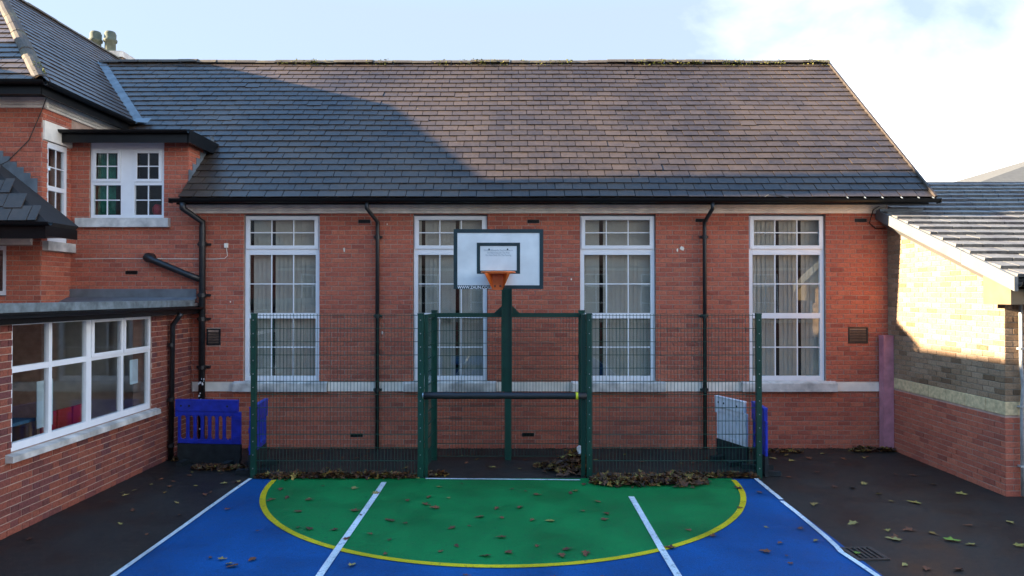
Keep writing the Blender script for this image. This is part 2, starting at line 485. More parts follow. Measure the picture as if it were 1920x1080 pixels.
def slate_mats(F, rows, gauge, width, rng, seed=0, jit=.003, gap=.012):
    """rng(v) -> (u0, u1) of the row at height v"""
    rnd = random.Random(seed)
    out = []
    for i in range(rows):
        v = i * gauge
        u0, u1 = rng(v + gauge * .5)
        if u1 - u0 < .05: continue
        u = math.floor(u0 / width) * width - (width / 2) * (i % 2)
        while u < u1:
            a, b = max(u, u0), min(u + width - gap, u1)
            u += width
            if b - a < .03: continue
            mx = F @ Matrix.Translation((a, v + rnd.uniform(-jit, jit) - (.03 if rnd.random() < .012 else 0), rnd.uniform(0, .003) + .022 * (1 + noise.noise((a * .3, v * .35, seed))))) @ Matrix.Rotation(rnd.gauss(0, .004), 4, 'Z') \
                 @ Matrix.Rotation(rnd.gauss(0, .006), 4, 'Y') @ Matrix.Diagonal((b - a, gauge * 1.08, 1, 1))
            out.append(mx)
    return out

def profile_x(b, prof, x0, x1):
    """profile of (y, z) points swept along x"""
    return b.prism([(x0, y, z) for y, z in prof], (x1 - x0, 0, 0))

def gutter_prof(r=.06, k=6, t=.006):
    o = [(-r + r * -math.cos(math.pi * i / k), -r * math.sin(math.pi * i / k)) for i in range(k + 1)]      # from y=-2r to 0
    inn = [(-r + (r - t) * math.cos(math.pi * i / k), -(r - t) * math.sin(math.pi * i / k)) for i in range(k + 1)]
    return o + inn

def text_mesh(body, size, F, m, parent, name, n=.001, align='LEFT', sx=1.0, bold=0.0):
    cu = bpy.data.curves.new(name, 'FONT'); cu.body = body; cu.size = size; cu.align_x = align; cu.offset = bold
    cu.extrude = .0005
    to = bpy.data.objects.new(name, cu); COL.objects.link(to)
    dg = bpy.context.evaluated_depsgraph_get()
    me = bpy.data.meshes.new_from_object(to.evaluated_get(dg))
    bpy.data.objects.remove(to)
    me.transform(F @ Matrix.Translation((0, 0, n)) @ Matrix.Diagonal((sx, 1, 1, 1)))
    me.materials.clear(); me.materials.append(M[m])
    o = bpy.data.objects.new(name, me); COL.objects.link(o); attach(o, parent)
    return o

# ------------------------------------------------------------------ ground and court
def sheet(name, pts, z, m, parent=None):
    b = MB(); b.add([(x, y, z) for x, y in pts], [tuple(range(len(pts)))])
    return b.build(name, m, parent)

ground = tag(sheet('ground', [(-250, -250), (250, -250), (250, 250), (-250, 250)], 0, 'tarmac'), kind='structure')
GOAL_Y = -1.97
CX = -.12
court = tag(sheet('ball_court', [(-3.86, -18), (3.58, -18), (3.60, GOAL_Y - .03), (-3.86, GOAL_Y - .03)], .004, 'court_blue'), kind='structure')
RX, RY = 3.37, 3.28
arc = [(CX + RX * math.cos(t), GOAL_Y - .02 + RY * math.sin(t)) for t in [-math.pi + math.pi * i / 72 for i in range(73)]]
sheet('green_zone', arc, .008, 'court_green', court)
def ring(name, cx, cy, rx, ry, w, t0, t1, k, z, m):
    b = MB(); vs = []; fs = []
    for i in range(k + 1):
        t = t0 + (t1 - t0) * i / k
        ww = w * (1 + .10 * noise.noise((i * .35, 3, 1)))
        vs += [(cx + (rx + ww / 2) * math.cos(t), cy + (ry + ww / 2) * math.sin(t), z), (cx + (rx - ww / 2) * math.cos(t), cy + (ry - ww / 2) * math.sin(t), z)]
        if i: fs.append((2 * i - 2, 2 * i, 2 * i + 1, 2 * i - 1))
    b.add(vs, fs); return b.build(name, m, court)
ring('yellow_line', CX, GOAL_Y - .02, RX, RY, .075, -math.pi + .03, -.03, 90, .012, 'line_yellow')
ring('yellow_line', CX + .05, -7.075, 1.5, 1.5, .075, 0, math.pi * 2, 60, .012, 'line_yellow')
def line(x0, y0, x1, y1, w, wob=.012, z=.016):
    b = MB(); k = 24; vs = []; fs = []
    d = Vector((x1 - x0, y1 - y0)); nrm = Vector((-d.y, d.x)).normalized()
    for i in range(k + 1):
        p = Vector((x0, y0)) + d * (i / k) + nrm * wob * noise.noise((i * .3 + x0, y0, 5))
        ww = w * (1 + .1 * noise.noise((i * .6, x0, 2)))
        a, c = p + nrm * ww / 2, p - nrm * ww / 2
        vs += [(a.x, a.y, z), (c.x, c.y, z)]
        if i: fs.append((2 * i - 2, 2 * i, 2 * i + 1, 2 * i - 1))
    b.add(vs, fs); return b.build('white_line', 'line_white', court)
def polyline(pts, w, z=.016):
    vs = []; fs = []
    for i, (x, y) in enumerate(pts):
        vs += [(x - w / 2, y, z), (x + w / 2, y, z)]
        if i: fs.append((2 * i - 2, 2 * i - 1, 2 * i + 1, 2 * i))
    return MB().add(vs, fs).build('white_line', 'line_white', court)
line(-3.86, GOAL_Y - .05, -3.82, -17.9, .055)
line(3.60, GOAL_Y - .05, 3.57, -3.05, .06)
polyline([(3.553, -3.12), (3.548, -3.6), (3.525, -4.4), (3.50, -4.75), (3.475, -4.9), (3.50, -5.15), (3.535, -5.6), (3.54, -17.9)], .06)
line(-1.85, GOAL_Y - .25, -1.88, -17.9, .075)
line(1.60, GOAL_Y - .95, 1.64, -17.9, .075)
line(-1.28, GOAL_Y - .055, 1.0, GOAL_Y - .13, .045)

# ------------------------------------------------------------------ school hall
P = math.atan2(3.68, 3.98)
CP, SP = math.cos(P), math.sin(P)
EY, EZ = -.35, 4.39            # eave line
RYd, RZ = 3.63, 8.07           # ridge
SL = math.hypot(3.98, 3.68)
HX0, HX1 = -7.85, 6.68
hall = thing('school_hall', (0, 0, 0), 'long red brick school hall with grey slate roof and four tall white windows', 'building')
WIN = [(-4.77, -3.42), (-1.76, -.435), (1.205, 2.555), (4.21, 5.575)]
WZ0, WZ1 = 1.185, 4.16
VENT_HI = [(-2.625, 4.03), (.38, 4.03), (3.37, 4.05), (6.20, 4.05), (-6.76, 3.12)]
VENT_LO = [(-2.75, .235), (.285, .245)]
HOLES = [(a, b, WZ0, WZ1) for a, b in WIN]
UPW = (-7.52, -6.19, 4.08, 5.45)
vent_holes = [(x - .115, x + .115, z - .035, z + .035) for x, z in VENT_HI + VENT_LO] + [(5.965, 6.32, 1.86, 2.155), (-5.42, -5.17, 1.83, 2.13)]
F0 = F_FRONT(0)
b = wall_back(F0, HX0, -5.76, 0, 5.48, [UPW])
b2 = wall_back(F0, -5.76, HX1, 0, 4.36, HOLES)
b.add(b2.v, b2.f)
# gable, rear and partition so that the hall is a closed volume
b.prism([(6.40, .3, 0), (6.40, 7.3, 0), (6.40, 7.3, 4.3), (6.40, 3.63, 7.85), (6.40, .3, 4.75)], (.28, 0, 0))
b.box(HX0, 6.40, 7.0, 7.3, 0, 4.2)
hall_wall = b.build('wall', 'mortar', hall)
band = (HX0, HX1, 1.015, 1.19)
sillb = [(a - .16, c + .16, 1.015, 1.19) for a, c in WIN]
all_holes = HOLES + [UPW, (-7.72, -6.07, 3.925, 4.09)] + [(-5.9, HX1, 1.012, 1.193)] + vent_holes
bm_ = brick_mats(F0, -5.76, HX1, 0, 4.18, all_holes, seed=1) + brick_mats(F0, HX0, -5.76 + .0, 2.45, 5.45, all_holes, seed=2, vstart=COURSE * 29)
def hall_score(mx):
    c = mx.col[3].xyz; L = mx.col[0].xyz.length
    s = 1.0 if L > .2 else .3
    if c.z < 2.5 or (-1.2 < c.x < .8 and 2.7 < c.z < 3.8): s *= .3
    if c.x < -5.76: s *= .95
    return s - .02 * abs(c.x - 3.0)
place(hall_wall, 'brick', BRICK['brick'], bm_, 300, hall_score, 'brickwork')

# string course, sills, cornice
sb = sorted(sillb)
edges = []
x = -5.66
for a, c in [(s[0], s[1]) for s in sb] + [(HX1, HX1)]:
    edges.append((x, a)); x = c
b = MB()
for i, (a, c) in enumerate(edges):
    b.box(a + .003, c - .003, -.032, -.001, 1.017, 1.175)
b.build('string_course', 'stone', hall)
def cornice(b, F, u0, u1, v0):
    b.fbox(F, u0, u1, v0, v0 + .045, .0, .045)
    b.fbox(F, u0, u1, v0 + .045, v0 + .075, .0, .075)
    b.fbox(F, u0, u1, v0 + .075, v0 + .095, .0, .062)
    b.fbox(F, u0, u1, v0 + .095, v0 + .21, .0, .11)
b = MB(); cornice(b, F0, -5.74, 6.60, 4.172)
co = b.build('cornice', 'stone', hall)

def bars(b, F, u0, u1, v0, v1, n0, n1, t):
    """rectangular frame of thickness t = (left, right, bottom, top)"""
    l_, r_, bo, to = t
    b.fbox(F, u0, u1, v0, v0 + bo, n0, n1); b.fbox(F, u0, u1, v1 - to, v1, n0, n1)
    b.fbox(F, u0, u0 + l_, v0 + bo, v1 - to, n0, n1); b.fbox(F, u1 - r_, u1, v0 + bo, v1 - to, n0, n1)

def pane(F, u0, u1, v0, v1, n, parent):
    return MB().fbox(F, u0, u1, v0, v1, n - .012, n).build('pane', 'glass', parent)
def muntins(F, u0, u1, v0, v1, n, cols, rows, parent, t=.018):
    for i in range(1, cols):
        u = u0 + (u1 - u0) * i / cols
        MB().fbox(F, u - t / 2, u + t / 2, v0, v1, n - .004, n + .010).build('glazing_bar', 'upvc', parent)
    for j in range(1, rows):
        v = v0 + (v1 - v0) * j / rows
        MB().fbox(F, u0, u1, v - t / 2, v + t / 2, n - .003, n + .0085).build('glazing_bar', 'upvc', parent)

def hall_window(i, a, c):
    n = -.05
    f = MB()
    w = f
    bars(w, F0, a + .012, c - .012, WZ0 + .01, WZ1 - .03, n - .06, n, (.07, .07, .085, .07))
    w.fbox(F0, a + .082, c - .082, 3.44, 3.575, n - .06, n + .004)
    w.fbox(F0, a + .082, c - .082, 2.305, 2.40, n - .06, n + .002)
    win = w.build('window', 'upvc', hall)
    top = MB(); bars(top, F0, a + .035, c - .035, 3.545, WZ1 - .045, n + .004, n + .026, (.065, .065, .06, .05))
    top.build('top_light_frame', 'upvc', win)
    u0, u1 = a + .09, c - .09
    for (v0, v1) in ((3.60, 4.07), (2.395, 3.445), (1.275, 2.31)):
        pane(F0, u0 - .015, u1 + .015, v0 - .01, v1 + .01, n - .02, win)
        muntins(F0, u0, u1, v0, v1, n - .012, 3, 2, win)
    # lintel shadow gap board
    MB().fbox(F0, a + .004, c - .004, WZ1 - .028, WZ1 - .002, n - .1, n - .02).build('head_trim', 'lead', win)
    s = MB(); s.prism([(a - .155, -.105, 1.02), (a - .155, -.001, 1.02), (a - .155, -.001, 1.20), (a - .155, -.105, 1.165)], (c - a + .31, 0, 0))
    s.build('sill', 'stone_dirty', win)
    # vertical blind strips
    rnd = random.Random(40 + i)
    k = 16; sp = (c - a - .1) / k
    gaps = {0: (0, 5), 1: (1, 9), 2: (4,), 3: (6, 11)}[i]; lean = (.26, .17, .10, .15)[i]
    for j in range(k):
        if j in gaps: continue
        u = a + .05 + sp * (j + .5)
        ang = rnd.gauss(lean, .05)
        FF = F0 @ Matrix.Translation((u, 0, -.17)) @ Matrix.Rotation(ang, 4, 'Y')
        MB().fbox(FF, -.044, .044, 1.23, 4.12, -.001, .001).build('blind_strip', 'blind', win)
    return win
for i, (a, c) in enumerate(WIN): hall_window(i, a, c)
# the dim room behind the blinds
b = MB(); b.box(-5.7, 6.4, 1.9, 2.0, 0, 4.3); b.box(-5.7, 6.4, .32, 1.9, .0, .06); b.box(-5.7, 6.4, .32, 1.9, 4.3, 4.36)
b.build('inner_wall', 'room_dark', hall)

# upper window in the raised bay
def upper_window():
    a, c, v0, v1 = UPW; n = -.03
    w = MB(); bars(w, F0, a + .01, c - .01, v0 + .01, v1 - .005, n - .06, n, (.045, .045, .06, .14))
    w.fbox(F0, -6.975, -6.735, v0 + .07, v1 - .145, n - .06, n + .003)
    win = w.build('window', 'upvc', hall)
    for (p, q) in ((a + .055, -6.978), (-6.732, c - .055)):
        fr = MB(); bars(fr, F0, p, q, 4.74, 5.30, n + .003, n + .02, (.05, .05, .05, .05)); fr.build('casement', 'upvc', win)
        MB().fbox(F0, p, q, 4.68, 4.735, n - .05, n + .005).build('transom', 'upvc', win)
        for (v_0, v_1) in ((4.79, 5.25), (4.15, 4.68)):
            pane(F0, p + .01, q - .01, v_0 - .03, v_1 + .03, n - .02, win)
            muntins(F0, p + .02, q - .02, v_0, v_1, n - .012, 2, 2, win)
    MB().fbox(F0, -7.72, -6.075, 3.925, 4.085, .0, .09).build('sill', 'stone_dirty', win)
    cb = MB()
    for j in range(9): cb.tube([(a + .08 + j * .035, .16, 4.1), (a + .08 + j * .035, .16, 5.3)], .024, 6)
    cb.build('curtain', 'curtain', win, True)
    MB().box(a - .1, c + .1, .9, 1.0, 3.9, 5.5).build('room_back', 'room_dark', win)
    r = MB(); r.tube([(-6.42, .2, 4.12), (-6.40, .2, 4.22), (-6.42, .2, 4.32), (-6.44, .2, 4.36)], [.03, .09, .08, .02], 10); r.build('red_toy', 'red_plastic', win, True)
upper_window()

# raised bay: flat roof with black fascia and gutter
b = MB(); b.box(-7.80, -5.64, -.27, 1.05, 5.50, 5.575)
b.build('bay_roof', 'lead', hall)
b = MB()
b.box(-7.84, -5.62, -.30, -.272, 5.37, 5.60); b.box(-5.638, -5.60, -.30, .95, 5.37, 5.60); b.box(-7.84, -5.64, -.272, -.012, 5.452, 5.498)
for y, z in [(0, 0)]:
    profile_x(b, [(-.302 + p[0], 5.575 + p[1]) for p in gutter_prof(.055)], -7.84, -5.60)
b.build('bay_gutter', 'black', hall)
# bay cheek wall, seen above the hall eave
b = MB(); b.box(-6.0, -5.757, .301, 1.2, 4.0, 5.478)
ck = b.build('cheek_wall', 'mortar', hall)
place(ck, 'brick', BRICK['brick'], brick_mats(F_RIGHT(-5.757), .0, 1.1, 4.3, 5.42, seed=9), 100, None, 'brickwork')
for i in range(7):
    y0 = -.02 + i * .145; z0 = EZ + (y0 - EY) * .925
    MB().box(-5.7475, -5.738, y0, y0 + .15, z0 - .02, z0 + .26).build('stepped_flashing', 'lead', hall)

# roof
def roof_z(y): return EZ + (y - EY) * (3.68 / 3.98)
def wing_valley_x(z): return -7.55 - (z - 6.15) / .936 if z > 6.15 else -7.82
FR = frame((0, EY, EZ), X, Vector((0, CP, SP)), Vector((0, -SP, CP)))
b = MB()
off = Vector((0, -SP, CP)) * -.005
def rp(x, y): return Vector((x, y, roof_z(y))) + off
vb_y = EY + (6.15 - EZ) / .925
poly = [rp(-5.76, EY), rp(7.29, EY), rp(7.29, RYd), rp(-9.58, RYd), rp(-7.55, vb_y), rp(-7.82, vb_y - .02), rp(-7.82, .95), rp(-5.76, .95)]
b.prism(poly, Vector((0, SP, -CP)) * .06)
back = [Vector((7.29, RYd, RZ - .02)), Vector((7.29, 7.7, 4.3)), Vector((-9.58, 7.7, 4.3)), Vector((-9.58, RYd, RZ - .02))]
b.prism(back, (0, 0, -.06))
hall_roof = b.build('roof', 'slate_edge', hall)
def main_rng(v):
    y = EY + v * CP; z = EZ + v * SP
    if y < .95: u0 = -5.755
    else: u0 = wing_valley_x(z) + .02
    return u0, 7.29
ROWS = 26
sm = slate_mats(FR, ROWS, SL / ROWS, .305, main_rng, seed=3)
place(hall_roof, 'slate', SLATE, sm, 300, None, 'slating')
def half_tile(L, r, m, ang=1.25):
    """capping tile along +x from 0 to L"""
    b = MB(); k = 6; vs = []; fs = []
    for x in (0, L):
        for rr in (r, r - .015):
            for i in range(k + 1):
                t = -ang + 2 * ang * i / k
                vs.append((x, rr * math.sin(t), rr * math.cos(t) - r * .55))
    K = k + 1
    for i in range(k):
        fs += [(i, i + 1, 2 * K + i + 1, 2 * K + i), (K + i + 1, K + i, 3 * K + i, 3 * K + i + 1), (i + 1, i, K + i, K + i + 1), (2 * K + i, 2 * K + i + 1, 3 * K + i + 1, 3 * K + i)]
    b.add(vs, fs); return b.mesh('ridge_tile', m)
RT = half_tile(.442, .13, 'ridge')
def cap_line(parent, name, p0, p1, step=.45, up=Z, seed=0, lift=.03):
    rnd = random.Random(seed)
    p0, p1 = Vector(p0), Vector(p1); d = (p1 - p0); n = int(d.length / step); d.normalize()
    s = up.cross(d).normalized(); u2 = d.cross(s)
    mats = []
    for i in range(n + 1):
        o = p0 + d * (i * step) + u2 * (lift + rnd.uniform(-.008, .008) + .03 * noise.noise((i * .16, seed, 0)))
        mats.append(frame(o, d, s, u2) @ Matrix.Rotation(rnd.gauss(0, .012), 4, 'Z') @ Matrix.Diagonal((min(step, (p1 - p0).length - i * step + .02) / step, 1, 1, 1)))
    place(parent, name, RT, mats, 300)
cap_line(hall_roof, 'ridge_tile', (-9.5, RYd, RZ), (7.30, RYd, RZ), seed=5)
def clumps(name, pts, r, m, parent, seed, k=3):
    rnd = random.Random(seed); b = MB()
    for p in pts:
        for _ in range(k):
            c = Vector(p) + Vector((rnd.gauss(0, r), rnd.gauss(0, r * .6), rnd.uniform(0, r * .5)))
            q = [c + Vector((rnd.gauss(0, 1), rnd.gauss(0, 1), rnd.gauss(0, .6))).normalized() * r * rnd.uniform(.3, .8) for _ in range(5)]
            b.add(q, [(0, 1, 2), (0, 2, 3), (0, 3, 4), (0, 1, 4), (1, 2, 4), (2, 3, 4)])
    o = b.build(name, m, parent); o['kind'] = 'stuff'; return o
rnd = random.Random(11)
pts = []
for i in range(420):
    x = rnd.uniform(-5.6, 7.3)
    if noise.noise((x * .7, 4, 0)) + .3 * noise.noise((x * 3, 1, 0)) + (.35 if x > 4.5 else 0) > -.02: pts.append((x, RYd - rnd.uniform(.08, .17), RZ + rnd.uniform(-.10, .05)))
clumps('ridge_moss', pts, .035, 'moss', hall_roof, 3)
pts = []
for i in range(130):
    x = rnd.uniform(-4, 7.1); v = rnd.uniform(.6, SL - .1)
    p = FR @ Vector((x, v, .022)); pts.append(p)
clumps('roof_lichen', pts, .017, 'leaf_yellow', hall_roof, 4, 2)
# valley lead
p0, p1 = Vector((-7.50, vb_y - .10, 6.10)), Vector((-9.60, RYd, RZ))
d = (p1 - p0).normalized(); nrm = (Vector((0, -SP, CP)) + Vector((.683, 0, .73))).normalized(); s = d.cross(nrm).normalized()
if s.x < 0: s = -s
nm = Vector((0, -SP, CP)); s1 = d.cross(nm).normalized(); s1 = s1 if s1.x > 0 else -s1
b = MB(); b.prism([p0 + nm * .035, p1 + nm * .035, p1 + s1 * .17 + nm * .035, p0 + s1 * .17 + nm * .035], nm * .008)
b.prism([p0 + Vector((-.02, -.12, .0)) + nm * .05, p0 + Vector((.30, -.10, -.02)) + nm * .05, p0 + Vector((.28, .10, .12)) + nm * .05, p0 + Vector((-.02, .10, .12)) + nm * .05], nm * .01)
b.build('valley_lead', 'lead', hall)
# verge strip on the right gable
b = MB(); b.prism([rp(7.27, EY - .02), rp(7.31, EY - .02), rp(7.31, RYd), rp(7.27, RYd)], Vector((0, -SP, CP)) * .085)
b.build('verge', 'iron', hall)
# gutter, fascia, brackets
b = MB()
b.box(-5.80, 7.20, EY + .0, EY + .03, 4.285, 4.365)
b.box(-5.80, 7.20, EY + .03, -.115, 4.335, 4.36)
b.build('fascia', 'black', hall)
b = MB(); profile_x(b, [(EY - .002 + p[0], 4.375 + p[1]) for p in gutter_prof(.068)], -5.86, 7.33)
b.box(-5.87, -5.86, EY - .14, EY, 4.30, 4.378); b.box(7.33, 7.34, EY - .14, EY, 4.30, 4.378)
gut = b.build('gutter', 'black', hall)
for xx in (5.75, 6.05, 6.35, 6.68, 6.97, 7.22):
    MB().tube([(xx, EY - .13, 4.372), (xx + .02, EY - .07, 4.395), (xx + .03, EY + .02, 4.43)], .009, 5).build('gutter_bracket', 'lead', gut)
b = MB(); b.tube([(4.35, EY - .06, 4.41), (4.4, EY - .1, 4.44), (4.6, EY - .1, 4.43), (4.75, EY - .05, 4.40)], .008, 5)
b.build('loose_wire', 'blackpipe', gut)

def downpipe(parent, x, r, top, neck_dx, y=-.085, z0=.02, collars=(3.75, 2.35, 1.05), m='blackpipe', ny=EY - .06, nz=4.31):
    b = MB(); b.tube([(x + neck_dx, ny, nz), (x + neck_dx, ny, nz - .10), (x, y, nz - .30), (x, y, nz - .42), (x, y, z0)], r, 10)
    o = b.build('downpipe', m, parent, True)
    for z in collars:
        c = MB(); c.tube([(x, y, z - .035), (x, y, z + .035)], r * 1.28, 10); c.box(x - r * 2.1, x + r * 2.1, y + r * .9, -.006, z - .02, z + .02)
        c.build('pipe_bracket', m, o)
    return o
downpipe(hall, -2.375, .036, 0, -.12)
downpipe(hall, 3.40, .036, 0, .05)
dp = downpipe(hall, -5.46, .055, 0, -.20, y=-.10, collars=(3.62, 2.72, 2.30, 1.45))
b = MB(); b.tube([(-6.40, -.01, 3.38), (-6.40, -.13, 3.38), (-6.30, -.15, 3.33), (-5.75, -.14, 3.10), (-5.50, -.11, 3.00)], [.085, .085, .06, .055, .055], 10)
b.build('branch_pipe', 'blackpipe', dp, True)
b = MB()
rr = random.Random(2)
for i in range(26):
    z = rr.uniform(.35, 1.25); a = rr.uniform(-1.1, 1.1)
    p = Vector((-5.46 + .056 * math.sin(a), -.10 - .056 * math.cos(a), z)); s_ = rr.uniform(.008, .022)
    b.add([p + Vector((-s_, -.001, -s_)), p + Vector((s_, -.001, -s_ * .6)), p + Vector((s_ * .7, -.001, s_ * 1.3)), p + Vector((-s_ * .8, -.001, s_))], [(0, 1, 2, 3)])
tag(b.build('flaking_paint', 'print_white', dp), kind='stuff')
def vent(parent, x, z, w=.105, h=.03):
    b = MB(); b.box(x - w, x + w, -.008, .03, z - h, z + h)
    for k in range(4): b.box(x - w, x + w, -.014, -.009, z - h + .008 + k * h * .5, z - h + .014 + k * h * .5)
    return b.build('air_brick', 'black', parent)
for x, z in VENT_HI + VENT_LO: vent(hall, x, z)
def grille(parent, x0, x1, z0, z1, m):
    b = MB(); bars(b, F0, x0, x1, z0, z1, -.02, .02, (.02, .02, .02, .02)); b.fbox(F0, x0, x1, z0, z1, -.03, -.02)
    g = b.build('vent_grille', m, parent)
    n = int((z1 - z0 - .04) / .028)
    for i in range(n):
        z = z0 + .025 + i * .028
        s = MB(); s.prism([(x0 + .02, -.016, z), (x0 + .02, .01, z + .014), (x0 + .02, .006, z + .018), (x0 + .02, -.02, z + .004)], (x1 - x0 - .04, 0, 0))
        s.build('louvre', m, g)
grille(hall, 5.97, 6.315, 1.865, 2.15, 'iron')
grille(hall, -5.415, -5.175, 1.835, 2.125, 'blackpipe')
b = MB(); b.box(-5.10, -5.04, -.045, -.009, 3.56, 3.64); b.tube([(-5.07, -.02, 3.56), (-5.05, -.02, 3.42), (-5.10, -.02, 3.37), (-5.3, -.018, 3.36), (-7.0, -.018, 3.37), (-7.75, -.018, 3.36)], .006, 5)
b.build('alarm_box', 'stone', hall)
b = MB(); b.tube([(6.50, -.10, 4.30), (6.36, -.12, 4.22), (6.34, -.03, 4.0), (6.45, -.03, 3.9), (6.62, -.05, 3.91)], .009, 5); b.build('cable', 'black', hall)

for (px, pz, pr) in ((-2.98, 3.53, .035), (-2.22, 3.98, .02), (3.02, 3.55, .05), (2.94, 3.52, .03), (-2.30, 2.05, .025), (1.05, 3.0, .02), (-5.0, 2.6, .02)):
    k_ = 9; rr = random.Random(int(px * 100))
    MB().add([(px + pr * math.cos(t) * rr.uniform(.3, .8), -.0115, pz + pr * math.sin(t) * rr.uniform(.6, 1.5)) for t in [2 * math.pi * i / k_ for i in range(k_)]], [tuple(range(k_))]).build('paint_mark', 'stone', hall)
rr = random.Random(91)
clumps('wall_foot_moss', [(rr.uniform(-5.5, 6.4), -.03 - abs(rr.gauss(0, .03)), .008) for _ in range(420)], .022, 'moss_dark', hall, 92, 2)

# ------------------------------------------------------------------ left wing (taller, hipped)
wing = thing('school_wing', (-10.6, -.75, 0), 'taller red brick school wing with hipped slate roof at the left edge', 'building')
WXR, WY = -7.85, -.75
FW, FS = F_FRONT(WY), F_RIGHT(WXR)
bay_hole = (-9.6, -8.43, 2.7, 3.55)
b = wall_back(FW, -13.4, WXR, 0, 6.0, [bay_hole], .12)
side_hole = (-.62, -.10, 3.63, 5.33)
w2 = wall_back(FS, WY + .121, 0, 2.0, 3.62, [])
b2 = MB()
for (p, q, c, d_) in minus([(WY + .121, 2.2, 2.0, 6.0)], [side_hole]): b2.fbox(FS, p, q, c, d_, -.3, 0)
b.add(b2.v, b2.f)
b.box(-13.4, -13.1, -.62, 6.1, 0, 6.45); b.box(-13.1, -8.16, 5.8, 6.1, 0, 6.0)
wing_wall = b.build('wall', 'mortar', wing)
wm = brick_mats(FW, -9.6, WXR, 2.5, 5.86, [bay_hole, (-9.6, -8.0, 3.55, 3.80)], seed=21, vstart=COURSE * 30)
wm += brick_mats(FS, WY, -.001, 2.5, 5.86, [(side_hole[0] - .0, side_hole[1], 3.60, 5.33), (-.74, -.001, 5.31, 5.66), (-.70, -.02, 3.46, 3.64)], seed=22, vstart=COURSE * 30)
place(wing_wall, 'brick', BRICK['brick'], wm, 300, None, 'brickwork')
MB().fbox(FS, -.73, -.012, 5.33, 5.65, -.02, .03).build('lintel', 'stone', wing)
w = MB(); bars(w, FS, side_hole[0] + .005, side_hole[1] - .005, 3.64, 5.32, -.07, -.01, (.04, .06, .09, .10)); w.fbox(FS, -.575, -.165, 4.50, 4.58, -.07, -.006)
sw = w.build('window', 'upvc', wing)
for v0, v1, n_ in ((4.585, 5.22, 2), (3.735, 4.50, 2)):
    pane(FS, -.58, -.16, v0 - .005, v1 + .005, -.035, sw); muntins(FS, -.575, -.165, v0, v1, -.028, 2, n_, sw)
MB().fbox(FS, -.74, -.02, 3.47, 3.625, -.02, .11).build('sill', 'stone_dirty', sw)
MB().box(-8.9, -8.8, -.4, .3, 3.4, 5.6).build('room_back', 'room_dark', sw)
b = MB(); b.box(-8.05, -8.03, -.35, -.25, 3.64, 4.0); b.build('yellow_card', 'leaf_yellow', sw)
# bay window edge at the frame's left
w = MB(); bars(w, FW, -9.58, -8.435, 2.72, 3.545, -.08, -.02, (.07, .07, .07, .07)); bw = w.build('window', 'upvc', wing)
pane(FW, -9.5, -8.50, 2.78, 3.49, -.05, bw)
# cornice and eaves
b = MB(); cornice(b, FW, -13.4, WXR + .11, 5.845); cornice(b, FS, WY - .0, 1.6, 5.846)
b.build('cornice', 'stone', wing)
WEX, WEY, WEZ = -7.55, -1.22, 6.15
RXw, RZw = -10.66, 9.06
T = .936; PW = math.atan(T); CW, SW_ = math.cos(PW), math.sin(PW)
HIPY = WEY + 3.11
b = MB()
b.prism([(WEX, WEY, WEZ), (WEX, vb_y + .1, WEZ), (-9.58, RYd, WEZ + 1.9), (-9.58, 6.2, WEZ + 1.9), (RXw, 6.2, RZw), (RXw, HIPY, RZw)], Vector((-SW_, 0, -CW)) * .06)
b.prism([(-13.77, WEY, WEZ), (WEX, WEY, WEZ), (RXw, HIPY, RZw)], Vector((0, SW_, -CW)) * .06)
b.prism([(-13.77, WEY, WEZ), (RXw, HIPY, RZw), (RXw, 6.2, RZw), (-13.77, 6.2, WEZ)], Vector((SW_, 0, -CW)) * .06)
b.prism([(-13.6, 6.15, WEZ), (-7.7, 6.15, WEZ), (RXw, 6.15, RZw - .1)], (0, -.1, 0))
wing_roof = b.build('roof', 'slate_edge', wing)
FWR = frame((WEX, 0, WEZ), Y, Vector((-CW, 0, SW_)), Vector((SW_, 0, CW)))
FWF = frame((0, WEY, WEZ), X, Vector((0, CW, SW_)), Vector((0, -SW_, CW)))
WSL = 3.11 / CW
def wr_rng(v):
    h = v * CW; z = WEZ + v * SW_
    yv = EY + (z - EZ) / .925
    return WEY + h, (yv - .02 if z < 8.05 else 6.2)
def wf_rng(v):
    h = v * CW; return max(-13.77 + h, -10.6), WEX - h
NW = 21
wmats = slate_mats(FWR, NW, WSL / NW, .30, wr_rng, seed=31) + slate_mats(FWF, NW, WSL / NW, .30, wf_rng, seed=32)
def vis_score(mx):
    c = mx @ Vector((.5, .5, 0)); d = c - CAMV
    px = 960 + 1280 * d.x / d.y; s = mx.col[0].xyz.length * mx.col[1].xyz.length * abs(mx.col[2].xyz.normalized().dot(d.normalized())) / d.length_squared
    return s if (0 < px < 1920 and 552 - 1280 * d.z / d.y > 0) else s * .01
place(wing_roof, 'slate', SLATE, wmats, 300, vis_score, 'slating')
cap_line(wing_roof, 'hip_tile', (WEX + .03, WEY - .03, WEZ - .01), (RXw, HIPY, RZw), seed=6, lift=.05)
cap_line(wing_roof, 'ridge_tile', (RXw, HIPY, RZw), (RXw, 6.2, RZw), seed=7)
pts = [Vector((WEX, WEY, WEZ)).lerp(Vector((RXw, HIPY, RZw)), random.uniform(0, .12)) + Vector((random.uniform(-.05, .1), -.02, .10)) for _ in range(26)]
clumps('hip_moss', pts, .035, 'moss', wing_roof, 8)
b = MB()
profile_x(b, [(WEY + .01 + p[0], WEZ - .005 + p[1]) for p in gutter_prof(.065)], -13.8, WEX + .10)
b.box(-13.7, WEX - .02, WEY + .012, WEY + .04, WEZ - .20, WEZ - .012)
b.box(-13.7, WEX - .04, WEY + .04, WY - .112, WEZ - .15, WEZ - .12)
